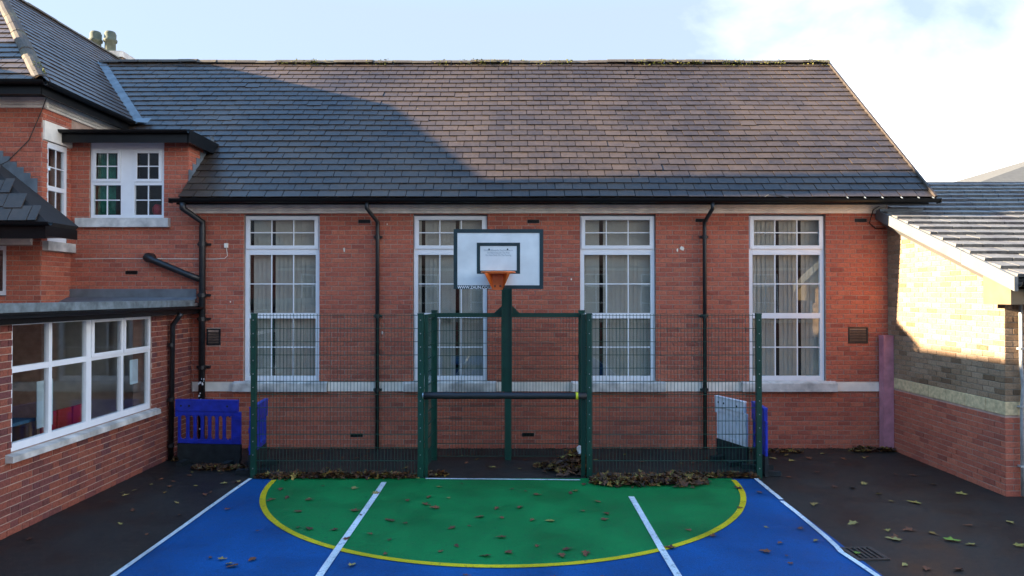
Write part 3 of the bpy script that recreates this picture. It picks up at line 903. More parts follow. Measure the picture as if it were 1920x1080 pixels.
b.prism([(WEX + .002 - p[0], WEY + .01, WEZ - .006 + p[1]) for p in gutter_prof(.065)], (0, vb_y - WEY - .25, 0))
b.box(WEX - .04, WEX - .012, WEY + .045, vb_y - .25, WEZ - .20, WEZ - .012)
b.box(WXR + .112, WEX - .042, WEY + .045, vb_y - .25, WEZ - .15, WEZ - .12)
b.build('gutter', 'black', wing)
b = MB(); b.tube([(-8.9, WY - .02, 4.7), (-8.4, WY - .03, 4.95), (-8.05, WY - .03, 5.3), (-7.78, WY - .1, 5.80), (-7.65, WY - .2, 5.95)], .008, 5); b.build('cable', 'iron', wing)
# small hipped bay roof against the wing wall
BZ = 3.86; BEX, BEY = -7.22, -1.55
t_ = .80
b = MB()
ridge_x = -9.2; rz = BZ + (BEX - ridge_x) * t_
b.prism([(BEX, BEY, BZ), (BEX, WY - .015, BZ), (ridge_x, WY - .015, rz)], Vector((-.05, 0, -.06)))
b.prism([(-11.2, BEY, BZ), (BEX, BEY, BZ), (ridge_x, WY - .015, rz), ], Vector((0, .02, -.06)))
br = b.build('bay_roof', 'slate_edge', wing)
vv = Vector((0, WY - .015 - BEY, rz - BZ)); vl = vv.length; vv.normalize()
FB = frame((0, BEY, BZ), X, vv, X.cross(vv))
place(br, 'slate', SLATE, slate_mats(FB, 6, .26, .30, lambda v: (-9.4, BEX - (BEX - ridge_x) * v / vl), seed=35), 300, None, 'slating')
b = MB(); profile_x(b, [(BEY + p[0], BZ - .01 + p[1]) for p in gutter_prof(.06)], -9.6, BEX + .1)
b.box(-9.6, BEX - .02, BEY + .003, BEY + .03, BZ - .26, BZ - .02); b.box(BEX - .045, BEX - .02, BEY + .03, WY - .015, BZ - .22, BZ - .06)
b.box(-9.6, BEX - .05, BEY + .03, WY - .115, BZ - .20, BZ - .17)
b.build('bay_gutter', 'black', wing)
b = MB(); cornice(b, FW, -9.6, -7.99, 3.56); b.build('bay_cornice', 'stone', wing)
for i in range(6):
    x0 = -8.03 - i * .115; z0 = BZ + (BEX - x0) * t_ - .08
    MB().box(x0, x0 + .118, WY - .024 - .0015 * i, WY - .012, z0, z0 + .24).build('stepped_flashing', 'lead', wing)
# rear chimney of the wing, then an added stack out of view
def chimney(x0, x1, y0, y1, z0, z1, pots, seed):
    b = MB(); b.box(x0, x1, y0, y1, z0, z1)
    c = b.build('chimney', 'mortar', wing)
    mats = brick_mats(F_FRONT(y0), x0, x1, z0, z1, seed=seed) + brick_mats(F_RIGHT(x1), y0, y1, z0, z1, seed=seed + 1)
    place(c, 'brick', BRICK['brick_buff'], mats, 60, None, 'brickwork')
    MB().box(x0 - .05, x1 + .05, y0 - .05, y1 + .05, z1 - .16, z1 + .001).build('chimney_cap', 'stone_dirty', c)
    for (px, py) in pots:
        p = MB(); p.tube([(px, py, z1), (px, py, z1 + .05), (px, py, z1 + .34), (px, py, z1 + .36), (px, py, z1 + .42), (px, py, z1 + .44), (px, py, z1 + .58), (px, py, z1 + .60), (px, py, z1 + .64)],
                         [.16, .14, .135, .17, .175, .145, .15, .135, .12], 14)
        p.build('chimney_pot', 'pot', c, True)
chimney(-11.75, -10.55, 6.25, 6.85, 6.0, 9.30, [(-11.43, 6.55), (-11.03, 6.55)], 50)
chimney(-10.75, -9.65, -.74, -.28, 6.3, 10.75, [(-10.45, -.51), (-9.95, -.51)], 52)  # unseen stack, added to throw a shadow strip on eave and annex wall

# ------------------------------------------------------------------ flat-roofed extension, left
ext = thing('flat_roof_extension', (-7.5, -3, 0), 'low flat roofed brick extension with wide white window bank, lower left', 'building')
EXX = -5.69
FE = F_RIGHT(EXX)
EW = (-4.36, -1.33, .93, 2.44)
b = wall_back(FE, -9.0, -.012, 0, 2.47, [EW])
b.box(-9.6, EXX - .301, -9.0, -8.7, 0, 2.47)
b.box(-9.6, -9.3, -8.7, -.78, 0, 2.47)
ew = b.build('wall', 'mortar', ext)
place(ew, 'brick', BRICK['brick_old'], brick_mats(FE, -9.0, -.012, 0, 2.47, [(EW[0], EW[1], .84, EW[3]), (EW[0] - .1, EW[1] + .12, .84, .93)], 'flemish', seed=41), 300, vis_score, 'brickwork')
w = MB(); n = -.03
bars(w, FE, EW[0] + .004, EW[1] - .004, EW[2] + .004, EW[3] - .004, n - .06, n, (.05, .05, .09, .06))
mu = [-3.66, -2.89, -2.10]
for q, t in zip(mu, (.06, .11, .06)): w.fbox(FE, q - t / 2, q + t / 2, .99 + .034, 2.376, n - .06, n - .001)
xs = [EW[0] + .054] + sum([[q - t / 2, q + t / 2] for q, t in zip(mu, (.06, .11, .06))], []) + [EW[1] - .054]
for a, c in zip(xs[::2], xs[1::2]): w.fbox(FE, a, c, 1.83, 1.90, n - .06, n - .002)
wn_ = w.build('window', 'upvc', ext)
for k, (a, c) in enumerate(zip(xs[::2], xs[1::2])):
    for v0, v1 in ((1.024, 1.83), (1.90, 2.376)):
        pane(FE, a - .004, c + .004, v0 - .004, v1 + .004, n - .03, wn_)
    if k >= 2:
        f = MB(); bars(f, FE, a - .02, c + .02, 1.875, 2.40, n + .001, n + .022, (.05, .05, .05, .05)); f.build('casement', 'upvc', wn_)
s = MB(); s.prism([(EXX - .02, EW[0] - .09, .835), (EXX + .09, EW[0] - .09, .835), (EXX + .09, EW[0] - .09, .905), (EXX - .02, EW[0] - .09, .93)], (0, EW[1] - EW[0] + .2, 0))
s.build('sill', 'stone_dirty', wn_)
b = MB(); b.box(-9.35, -5.53, -9.1, -.012, 2.52, 2.585); b.build('roof_deck', 'felt', ext)
b = MB(); b.box(-5.60, -5.50, -9.1, -.30, 2.53, 2.635); b.box(-9.3, -5.62, -.09, -.012, 2.59, 2.66)
b.build('roof_kerb', 'felt_edge', ext)
b = MB(); b.prism([(-9.3, -.32, 2.592), (-9.3, -.10, 2.67), (-9.3, -.10, 2.68), (-9.3, -.33, 2.60)], (3.75, 0, 0)); b.box(-9.3, -5.60, -.032, -.0125, 2.66, 2.83)
b.build('roof_flashing', 'lead', ext)
b = MB(); b.box(-5.555, -5.505, -9.1, -.05, 2.40, 2.528); b.box(-5.68, -5.556, -9.1, -.02, 2.475, 2.515)
b.prism([(-5.503 - p[0], -9.1, 2.515 + p[1]) for p in gutter_prof(.05)], (0, 8.95, 0))
b.build('gutter', 'black', ext)
b = MB(); b.tube([(-5.46, -.86, 2.42), (-5.50, -.86, 2.36), (-5.60, -.86, 2.22), (-5.62, -.86, .02)], .042, 10)
ep = b.build('downpipe', 'blackpipe', ext, True)
for z in (1.9, 1.0, .25):
    MB().tube([(-5.62, -.86, z - .03), (-5.62, -.86, z + .03)], .055, 10).build('pipe_bracket', 'blackpipe', ep)
# classroom inside
b = MB(); b.box(-9.29, -9.2, -8.6, -.4, .05, 2.45); b.box(-9.2, -6.0, -.5, -.4, .05, 2.45); b.box(-9.2, -6.0, -8.65, -8.55, .05, 2.45); b.box(-9.2, -6.0, -8.55, -.5, .02, .06); b.box(-9.2, -6.0, -8.55, -.5, 2.44, 2.465)
b.build('room_lining', 'room', ext)
tb = thing('classroom_table', (-6.55, -3.9, .06), 'blue topped classroom table inside the extension window', 'table')
MB().box(-7.1, -6.15, -4.5, -3.3, 1.10, 1.14).build('table_top', 'blue_top', tb)
for xx in (-7.05, -6.2):
    for yy in (-4.45, -3.35): MB().box(xx - .025, xx + .025, yy - .025, yy + .025, .06, 1.10).build('leg', 'wood', tb)
bx_ = thing('storage_unit', (-6.5, -2.7, .06), 'red storage trays under the middle extension window', 'storage unit')
MB().box(-6.75, -6.2, -3.2, -2.2, .06, 1.0).build('carcass', 'wood', bx_)
for k in range(3): MB().box(-6.2, -6.17, -3.15 + k * .32, -2.87 + k * .32, .55, 1.16).build('tray', 'red_plastic', bx_)
tag(MB().box(-8.6, -8.55, -3.4, -2.6, 1.2, 1.75).build('display_board', 'blue_top'), 'pale blue display board inside the extension classroom', 'board')
nt = tag(MB().fbox(FE, -1.82, -1.60, 1.37, 1.74, n - .046, n - .044).build('paper_notice', 'paper'), 'pale blue paper notice taped inside the right extension pane', 'notice')
tag(MB().box(-6.06, -6.05, -3.42, -3.12, 1.02, 1.62).build('paper_poster', 'paper'), 'pale green poster hanging inside the second extension pane', 'poster')

# ------------------------------------------------------------------ annex, right
annex = thing('brick_annex', (9, -1.2, 0), 'buff and red brick annex with low tiled roof and sunlit side wall', 'building')
AXL, AYN = 6.68, -2.87
FA = F_LEFT(AXL)           # u = -Y : 0 at hall wall, 2.87 near corner
FAF = F_FRONT(AYN)
def aroof(y): return 4.21 + .385 * y
b = MB()
b.prism([(AXL, -.001, 1.185), (AXL, AYN, 1.185), (AXL, AYN, aroof(AYN) - .12), (AXL, -.001, aroof(0) - .10)], (.25, 0, 0))
b.box(AXL + .25, 14, AYN, AYN + .25, 1.185, aroof(AYN) - .12)
MB().box(AXL, AXL + .25, AYN, -.001, 0, 1.185).box(AXL + .25, 14, AYN, AYN + .25, 0, 1.185).build('lower_wall', 'mortar', annex)
b.box(13.75, 14, AYN + .25, 4, 0, 2.9)
aw = b.build('wall', 'mortar_buff', annex)
topf = lambda u: aroof(-u) - .06
am_red = brick_mats(FA, .0, 2.87, 0, 1.09, seed=61) + brick_mats(FAF, AXL - .006, 9.0, 0, 1.09, seed=62)
am_buff = brick_mats(FA, .0, 2.87, 1.285, 4.3, top=topf, seed=63, vstart=1.285) + brick_mats(FAF, AXL - .006, 9.0, 1.285, 3.0, seed=64, vstart=1.285)
place(aw, 'red_brick', BRICK['brick'], am_red, 150, vis_score, 'red_brickwork')
place(aw, 'buff_brick', BRICK['brick_buff'], am_buff, 150, vis_score, 'buff_brickwork')
cb = []
u = 0.003
for k in range(7):
    L = .44 if k else .30
    e = min(u + L - .008, 2.87)
    if e - u > .05: cb.append(FA @ Matrix.Translation((u, 1.095, .002)) @ Matrix.Diagonal((e - u, .182, 1, 1)))
    u += L
u = AXL - .008
for k in range(5):
    cb.append(FAF @ Matrix.Translation((u, 1.095, .002)) @ Matrix.Diagonal((.432, .182, 1, 1))); u += .44
ub = unit_brick('cream', (.44, .18)); ub.name = 'band_block'
place(aw, 'band_block', ub, cb, 60)
PA = math.atan(.385); CA, SA = math.cos(PA), math.sin(PA)
AEY = -3.33
FAR_ = frame((0, AEY, aroof(AEY)), X, Vector((0, CA, SA)), Vector((0, -SA, CA)))
b = MB(); nA = Vector((0, SA, -CA)) * .06
b.prism([(6.50, AEY, aroof(AEY)), (14.2, AEY, aroof(AEY)), (14.2, 0, aroof(0)), (6.50, 0, aroof(0))], nA)
b.prism([(6.70, 0, aroof(0)), (14.2, 0, aroof(0)), (14.2, 2.12, aroof(2.12)), (6.70, 2.12, aroof(2.12))], nA)
b.prism([(6.70, 2.12, aroof(2.12)), (14.2, 2.12, aroof(2.12)), (14.2, 7.4, aroof(2.12) - 2.03), (6.70, 7.4, aroof(2.12) - 2.03)], (0, 0, -.06))
ar = b.build('roof', 'slate_edge', annex)
ALEN = (2.12 - AEY) / CA; NA = 18
place(ar, 'roof_tile', TILE, slate_mats(FAR_, NA, ALEN / NA, .30, lambda v: (6.50 if AEY + v * CA < -.01 else 6.72, 12.5), seed=66, jit=.006, gap=.012), 300, vis_score, 'tiling')
b = MB(); b.tube([(6.72, 2.12, aroof(2.12) - .02), (14.2, 2.12, aroof(2.12) - .02)], .08, 10); b.build('ridge', 'slate', annex)
# barge board
def slope_box(b, x0, x1, ya, yb, d0, d1):
    b.prism([(x0, ya, aroof(ya) + d0), (x0, yb, aroof(yb) + d0), (x0, yb, aroof(yb) + d1), (x0, ya, aroof(ya) + d1)], (x1 - x0, 0, 0))
b = MB(); slope_box(b, 6.452, 6.498, -.02, -2.32, -.13, .045); b.build('barge_board', 'grey_board', annex)
b = MB(); slope_box(b, 6.447, 6.497, -2.335, AEY - .04, -.14, .045); b.build('barge_board', 'grey_board', annex)
b = MB(); ya, yb = -.02, -2.74
b.add([(6.482, ya, aroof(ya) - .132), (6.665, ya, aroof(ya) - .30), (6.665, yb, aroof(yb) - .30), (6.482, yb, aroof(yb) - .132), (6.67, ya, aroof(ya) - .132), (6.67, yb, aroof(yb) - .132)], [(0, 1, 2, 3), (0, 3, 5, 4), (1, 4, 5, 2), (0, 4, 1), (3, 2, 5)])
b.build('soffit_board', 'grey_board', annex)
b = MB(); b.prism([(6.475, -2.75, aroof(-2.75) - .135), (6.475, -2.75, 2.60), (6.475, AEY + .06, 2.60), (6.475, AEY + .06, aroof(AEY) - .13)], (.19, 0, 0)); b.build('soffit_box', 'brown_board', annex)
b = MB(); b.box(6.68, 14.1, AEY + .02, AEY + .05, aroof(AEY) - .22, aroof(AEY) - .07); b.box(6.68, 14.1, AEY + .05, AYN - .012, aroof(AEY) - .22, aroof(AEY) - .195)
profile_x(b, [(AEY + .018 + p[0], aroof(AEY) - .04 + p[1]) for p in gutter_prof(.06)], 6.51, 14.1)
b.build('gutter', 'black', annex)
b = MB(); b.tube([(6.86, AYN - .05, 2.75), (6.86, AYN - .05, 1.75), (6.885, AYN - .05, 1.5), (6.865, AYN - .05, 1.2), (6.87, AYN - .05, .02)], .022, 8)
cd = b.build('conduit', 'conduit', annex, True)
for z in (2.0, 1.22, .42): MB().box(6.83, 6.91, AYN - .078, AYN - .01, z - .012, z + .012).build('clip', 'conduit', cd)
b = MB(); b.box(6.45, 7.2, -.18, -.115, 4.17, 4.235); b.box(6.60, 6.79, -.20, -.013, 4.05, 4.16); b.build('flashing', 'lead', annex)

# pink boxed pillar
pk = thing('boxed_pillar', (6.57, -.09, 0), 'pink painted boxed-in pillar in the corner of hall and annex', 'pillar')
MB().box(6.49, 6.665, -.20, -.045, 0, 2.0).build('casing', 'pink', pk)
MB().box(6.485, 6.667, -.205, -.044, 2.0, 2.012).build('cap', 'pink', pk)

# far building right
far = thing('distant_building', (24, 14, 0), 'distant pale roofed building beyond the annex ridge', 'building')
b = MB(); b.box(17, 36, 12.5, 24, 0, 6.55); b.build('wall', 'far_brick', far)
b = MB(); b.prism([(16.6, 12.1, 6.72), (36.2, 12.1, 6.72), (36.2, 18, 9.6), (26, 18, 9.6)], (0, .2, -.15)); b.prism([(16.6, 12.1, 6.72), (26, 18, 9.6), (26, 24, 6.72), (16.6, 24, 6.72)], (.1, 0, -.15)); b.build('roof', 'render', far)

# ------------------------------------------------------------------ buildings out of the frame (shade and reflections)
nb = thing('added_shade_block', (-12.2, -8, 0), 'added unseen brick block with slate roof, shading the annex wall from the left', 'building')  # added out of view; its ridge height sets the annex wall's shadow edge
b = MB(); b.box(-14.6, -9.75, -16, -.78, 0, 4.9); b.build('wall', 'far_brick', nb)
b = MB(); b.prism([(-9.45, -16.3, 4.75), (-9.45, -.78, 4.75), (-12.2, -.78, 7.60), (-12.2, -16.3, 7.60)], (0, 0, -.12)); b.prism([(-14.9, -16.3, 4.75), (-12.2, -16.3, 7.60), (-12.2, -.78, 7.60), (-14.9, -.78, 4.75)], (0, 0, -.12))
b.prism([(-9.8, -15.9, 4.7), (-14.6, -15.9, 4.7), (-12.2, -15.9, 7.0)], (0, .2, 0)); b.build('roof', 'slate', nb)
ob = thing('opposite_school_block', (0, -30, 0), 'red brick school block facing the court from behind the camera', 'building')
b = MB(); b.box(-22, 22, -38, -30, 0, 4.6); b.build('wall', 'far_brick', ob)
b = MB(); b.prism([(-22.5, -29.6, 4.5), (22.5, -29.6, 4.5), (22.5, -34, 8.2), (-22.5, -34, 8.2)], (0, 0, -.15)); b.prism([(-22.5, -38.4, 4.5), (-22.5, -34, 8.2), (22.5, -34, 8.2), (22.5, -38.4, 4.5)], (0, 0, -.15)); b.build('roof', 'slate', ob)
FO = frame((0, -30, 0), -X, Z, Y)
MB().fbox(FO, -22, 22, 1.0, 1.2, .0, .05).build('string_course', 'stone', ob)
MB().fbox(FO, -22, 22, 4.2, 4.45, .0, .12).build('cornice', 'stone', ob)
for k in range(12):
    u = -19.2 + k * 3.5
    w = MB(); bars(w, FO, u - .75, u + .75, 1.25, 4.0, .02, .08, (.09, .09, .1, .09)); w.fbox(FO, u - .66, u + .66, 3.2, 3.3, .02, .08); w.fbox(FO, u - .03, u + .03, 1.35, 3.91, .02, .07); w.fbox(FO, u - .66, u + .66, 2.2, 2.26, .02, .07)
    wo = w.build('window', 'upvc', ob)
    MB().fbox(FO, u - .7, u + .7, 1.3, 3.95, .006, .02).build('pane', 'room_dark', wo)

# ------------------------------------------------------------------ court fencing, goal and hoop
def wire_mesh(parent, p0, p1, z0, z1, name='wire_mesh', off=(0, 0)):
    p0, p1 = Vector(p0), Vector(p1); d = p1 - p0; L = d.length; d.normalize(); nrm = Vector((-d.y, d.x))
    b = MB()
    def bar(a, c, t):
        a, c = Vector(a), Vector(c); dd = (c - a).normalized(); s1 = (nrm.to_3d()).normalized() * t; s2 = dd.cross(s1).normalized() * t
        q = [a + s1 + s2, a + s1 - s2, a - s1 - s2, a - s1 + s2]; r = [x + (c - a) for x in q]
        b.add(q + r, [(0, 1, 5, 4), (1, 2, 6, 5), (2, 3, 7, 6), (3, 0, 4, 7)])
    n = int(L / .05)
    for i in range(n + 1):
        p = p0 + d * (L * i / n); bar((p.x, p.y, z0), (p.x, p.y, z1 + .02), .0028)
    k = int(round((z1 - z0) / .2))
    for j in range(k + 1):
        z = z0 + (z1 - z0) * j / k
        for s in (-1, 1):
            o = nrm * .006 * s
            bar((p0.x + o.x, p0.y + o.y, z), (p1.x + o.x, p1.y + o.y, z), .0036)
    return tag(b.build(name, 'wire', parent), kind='stuff')
def post(parent, x, y, h, w=.07, d=.07, bolts=True, face=-1):
    b = MB(); b.box(x - w / 2, x + w / 2, y - d / 2, y + d / 2, 0, h)
    o = b.build('post', 'green', parent)
    MB().box(x - w / 2 - .004, x + w / 2 + .004, y - d / 2 - .004, y + d / 2 + .004, h, h + .022).build('post_cap', 'green', o)
    if bolts:
        z = .15
        while z < h - .05:
            MB().tube([(x, y - d / 2 + .002, z), (x, y - d / 2 - .012, z)], .009, 6).build('bolt', 'steel', o); z += .2
    return o
FY = -1.94
H_F = 2.43
fl = thing('mesh_fence', (-2.6, FY, 0), 'green wire mesh fence panel left of the goal, beside blue barriers', 'fence', 'court fence panels')
post(fl, -3.845, FY, H_F, .075)
wire_mesh(fl, (-3.81, FY), (-1.40, FY), .06, 2.42)
fr = thing('mesh_fence', (2.45, FY, 0), 'green wire mesh fence panel right of the goal, before white barrier', 'fence', 'court fence panels')
post(fr, 3.675, FY, H_F, .075)
wire_mesh(fr, (1.20, FY), (3.64, FY), .06, 2.42)
goal = thing('goal_recess', (-.1, -1.4, 0), 'green steel goal recess with mesh sides and black padded crossbar', 'goal')
GX0, GX1, GB = -1.36, 1.150, -.82
post(goal, GX0, FY, H_F, .085); post(goal, GX1, FY, H_F, .075)
post(goal, GX0 + .075, GB, H_F + .02, .09, .08, False); post(goal, GX1 + .0, GB, H_F + .02, .10, .08, False)
post(goal, -.065, GB, 1.12, .105, .08, False)
b = MB(); b.box(GX0 + .12, GX1 - .05, GB - .03, GB + .03, H_F - .075, H_F - .005); b.build('top_rail', 'green', goal)
for xx, xg in ((GX0, GX0 + .06), (GX1, GX1)):
    b = MB(); b.prism([(xx - .025, FY + .035, H_F - .07), (xx + .025, FY + .035, H_F - .07), (xg + .025, GB - .04, H_F - .07), (xg - .025, GB - .04, H_F - .07)], (0, 0, .06)); b.build('side_rail', 'green', goal)
wire_mesh(goal, (GX0 + .12, GB), (-.125, GB), .06, H_F - .09)
wire_mesh(goal, (-.005, GB), (GX1 - .05, GB), .06, H_F - .09)
wire_mesh(goal, (GX0 + .005, FY + .04), (GX0 + .065, GB - .04), .06, H_F - .09)
wire_mesh(goal, (GX1, FY + .04), (GX1, GB - .04), .06, H_F - .09)
# side bracing plates beside the front posts
MB().box(GX1 - .115, GX1 - .055, FY + .04, FY + .08, .0, H_F).build('side_channel', 'green', goal)
MB().box(GX0 + .05, GX0 + .10, FY + .04, FY + .08, .0, H_F).build('side_channel', 'green', goal)
b = MB(); pts = [(GX0 + .04 + (GX1 - GX0 - .08) * i / 14, FY - .01, 1.225 + .006 * noise.noise((i * .5, 0, 0)) - .004 * i / 14) for i in range(15)]
b.tube(pts, [.050 * (1 + .10 * noise.noise((i * .8, 2, 0))) for i in range(15)], 12)
pad = b.build('padded_crossbar', 'foam', goal, True)
for xx, r_ in ((.965, .056), (.545, .0)):
    if r_: MB().tube([(xx - .018, FY - .01, 1.221), (xx + .018, FY - .01, 1.221)], r_, 12).build('tape', 'tape', pad)
b = MB(); b.tube([(GX0 + .03, FY - .01, 1.226), (GX0 + .045, FY - .01, 1.226)], .054, 12); b.build('clamp', 'steel', pad)

hoop = thing('basketball_hoop', (-.07, -.93, 0), 'basketball backboard with orange hoop on a green post behind the goal', 'basketball hoop')
PXc, PYc = -.085, -.915
b = MB(); b.box(PXc - .085, PXc - .065, PYc - .05, PYc + .05, 1.14, 3.45); b.box(PXc + .065, PXc + .085, PYc - .05, PYc + .05, 1.14, 3.45); b.box(PXc - .065, PXc + .065, PYc - .012, PYc + .012, 1.14, 3.45)
b.build('post', 'green', hoop)
for s_ in (-1, 1):
    b = MB(); b.prism([(PXc + s_ * .087, GB - .034, H_F - .005), (PXc + s_ * .21, GB - .034, H_F - .005), (PXc + s_ * .087, GB - .034, H_F + .115)], (0, -.012, 0)); b.build('gusset', 'green', hoop)
BY = -2.13
b = MB()
for s_ in (-1, 1):
    b.box(PXc + s_ * .06 - .025, PXc + s_ * .06 + .025, BY + .03, PYc - .052, 3.05, 3.11); b.box(PXc + s_ * .06 - .025, PXc + s_ * .06 + .025, BY + .03, PYc - .052, 3.36, 3.42)
b.build('support_arm', 'green', hoop)
BX0, BX1, BZ0, BZ1 = -.852, .455, 2.815, 3.685
bb = MB().box(BX0, BX1, BY, BY + .028, BZ0, BZ1).build('backboard', 'board_white', hoop)
FBd = frame((0, BY, 0), X, Z, -Y)
b = MB(); bars(b, FBd, BX0 - .004, BX1 + .004, BZ0 - .004, BZ1 + .004, .0015, .006, (.055, .055, .055, .055)); b.build('border', 'board_dark', bb)
b = MB(); bars(b, FBd, -.515, .118, 3.035, 3.49, .0015, .005, (.048, .048, .048, .048)); b.build('target_square', 'board_dark', bb)
text_mesh("WWW.ZAUN.CO.UK", .062, FBd @ Matrix.Translation((BX0 + .055, BZ0 + .000, 0)), 'print_white', bb, 'lettering', .009, 'LEFT', .90, .0014)
for k, s_ in enumerate(("Do Not Climb On The Framework", "Do Not Hang On The Ring", "Do Not Climb On The Fencing")):
    text_mesh(s_, .036, FBd @ Matrix.Translation((-.20, 3.368 - k * .036, 0)), 'print_grey', bb, 'notice_lettering', .002, 'CENTER', .82)
for xx in (-.335, -.065): MB().tube([(xx, BY - .0005, 3.393), (xx, BY - .008, 3.393)], .012, 8).build('bolt', 'board_dark', bb)
# rim and bracket
RC = Vector((-.195, BY - .34, 3.045))
b = MB(); k = 28
b.tube([RC + Vector((.235 * math.cos(2 * math.pi * i / k), .235 * math.sin(2 * math.pi * i / k), 0)) for i in range(k)] + [RC + Vector((.235, 0, 0)), RC + Vector((.235 * math.cos(.2244), .235 * math.sin(.2244), 0))], .0125, 8)
b.build('rim', 'orange', hoop, True)
b = MB()
zt, zb = 3.04, 2.80
b.prism([(RC.x - .09, BY - .008, zb), (RC.x + .06, BY - .008, zb), (RC.x + .075, BY - .008, zt), (RC.x - .105, BY - .008, zt)], (0, -.008, 0))
b.add([(RC.x - .09, BY - .016, zb), (RC.x - .20, BY - .30, zt), (RC.x - .105, BY - .016, zt), (RC.x - .085, BY - .012, zb), (RC.x - .195, BY - .295, zt), (RC.x - .10, BY - .012, zt)], [(0, 1, 2), (3, 5, 4), (0, 3, 4, 1), (1, 4, 5, 2)])
b.add([(RC.x + .06, BY - .016, zb), (RC.x + .17, BY - .30, zt), (RC.x + .075, BY - .016, zt), (RC.x + .055, BY - .012, zb), (RC.x + .165, BY - .295, zt), (RC.x + .07, BY - .012, zt)], [(0, 2, 1), (3, 4, 5), (0, 1, 4, 3), (1, 2, 5, 4)])
b.box(RC.x - .20, RC.x + .17, BY - .16, BY - .008, zt - .004, zt + .006)
b.build('rim_bracket', 'orange', hoop)
for s_ in (-.055, .025): MB().tube([(RC.x + s_, BY - .014, 2.855), (RC.x + s_, BY - .026, 2.855)], .013, 8).build('bolt', 'iron', hoop)

# ------------------------------------------------------------------ barriers
def barrier(label, p0, p1, m, h=1.02, skirt=.32, slots=7, seed=0, solid=False):
    p0, p1 = Vector(p0 + (0,)), Vector(p1 + (0,)); L = (p1 - p0).length; u = (p1 - p0).normalized(); nrm = u.cross(Z)
    t = thing('plastic_barrier', tuple((p0 + p1) / 2), label, 'barrier', 'plastic safety barriers by the fence')
    Fb = frame(p0, u, Z, nrm)
    z0 = skirt
    # slotted panel
    zs0, zs1 = z0 + .07, h - .25
    b = MB(); b.fbox(Fb, 0, L, z0, zs0, -.02, .02); b.fbox(Fb, 0, L, zs1, h - .18, -.02, .02)
    sw = (L - .20) / slots
    b.fbox(Fb, L - .16, L, zs0, zs1, -.02, .02); b.fbox(Fb, 0, .04, zs0, zs1, -.02, .02)
    for i in range(1, slots): b.fbox(Fb, .04 + sw * i - .025, .04 + sw * i + .025, zs0, zs1, -.018, .018)
    if solid: b.fbox(Fb, .04, L - .16, zs0, zs1, -.008, .006)
    pn = b.build('slotted_panel', m, t)
    for i in range(slots):       # rounded slot ends
        a = .04 + sw * i + (.025 if i else 0); c = .04 + sw * (i + 1) - .025
        for zz, sg in ((zs0, 1), (zs1, -1)):
            q = MB(); q.prism([Fb @ Vector((a, zz, -.017)), Fb @ Vector((a + .018, zz, -.017)), Fb @ Vector((a, zz + sg * .03, -.017))], nrm * .034); q.build('slot_corner', m, pn)
            q = MB(); q.prism([Fb @ Vector((c, zz, -.017)), Fb @ Vector((c - .018, zz, -.017)), Fb @ Vector((c, zz + sg * .03, -.017))], nrm * .034); q.build('slot_corner', m, pn)
    b = MB(); b.fbox(Fb, -.04, L - .05, h - .18, h, -.03, .03); b.fbox(Fb, -.04, .0, h - .27, h - .18, -.03, .03); b.fbox(Fb, -.04, L - .05, h - .015, h + .012, -.036, .036)
    tr = b.build('top_board', m, t)
    for uu in (.06, .20, L - .22): 
        q = MB(); q.tube([Fb @ Vector((uu, h - .09, .029)), Fb @ Vector((uu, h - .09, .033))], .018, 8); q.build('fixing', 'rubber', tr)
    b = MB(); b.fbox(Fb, L - .13, L - .01, z0 + .06, z0 + .13, .021, .03); b.fbox(Fb, L - .13, L - .01, zs1 - .12, zs1 - .05, .021, .03); b.build('hinge_lug', m, pn)
    b = MB(); b.fbox(Fb, .0, L, .09, z0 - .003, -.026, .026); b.fbox(Fb, .02, L - .02, .012, .09, -.02, .02)
    b.build('skirt_board', 'rubber', t)
    for uu in (.16, L - .16):
        q = MB(); q.fbox(Fb, uu - .05, uu + .05, .004, .07, -.24, .24); q.build('foot', 'rubber', t)
    for o_ in (pn, tr):
        md = o_.modifiers.new('soft_edges', 'BEVEL'); md.width = .007; md.segments = 2
    return t
barrier('blue slotted plastic barrier facing the court beside the left corner', (-5.42, -1.02), (-4.36, -1.12), 'blue_plastic')
barrier('blue plastic barrier seen edge-on behind the left fence post', (-4.02, -.98), (-3.93, -1.86), 'blue_plastic', slots=6)
barrier('white plastic barrier behind the right end of the mesh fence', (3.46, -.62), (3.72, -1.32), 'white_plastic', slots=5, solid=True)
barrier('blue plastic barrier seen edge-on at the right fence post', (3.85, -1.25), (3.79, -1.95), 'blue_plastic', slots=6, solid=True)

# ------------------------------------------------------------------ drain, litter
dr = thing('drain_grate', (3.70, -4.93, 0), 'rusty iron drain grate set in the tarmac beside the court', 'drain')
b = MB(); Fg = frame((3.70, -4.93, .002), X, Y, Z) @ Matrix.Rotation(.06, 4, 'Z')
bars(b, Fg, -.175, .175, -.175, .175, .0, .014, (.025, .025, .025, .025)); b.build('frame', 'iron', dr)
MB().fbox(Fg, -.15, .15, -.15, .15, .0, .003).build('pit', 'black', dr)
for i in range(6): MB().fbox(Fg, -.15 + i * .056, -.15 + i * .056 + .022, -.15, .15, .003, .012).build('grate_bar', 'iron', dr)
wrp = MB(); q = [Vector((1.03, -1.60, .36)) + Vector((random.uniform(-.045, .045), random.uniform(-.03, .03), random.uniform(-.06, .06))) for _ in range(9)]
q = [Vector((1.035 + .04 * math.cos(t) * (1 + .3 * math.sin(3 * t)), -1.62 + .015 * math.sin(2 * t), .345 + .065 * math.sin(t))) for t in [i * math.pi / 5 for i in range(10)]]
wrp.prism(q, (0, .015, .004)); tag(wrp.build('wrapper', 'white_plastic'), 'small crumpled white wrapper on the leaf pile by the goal post', 'litter')

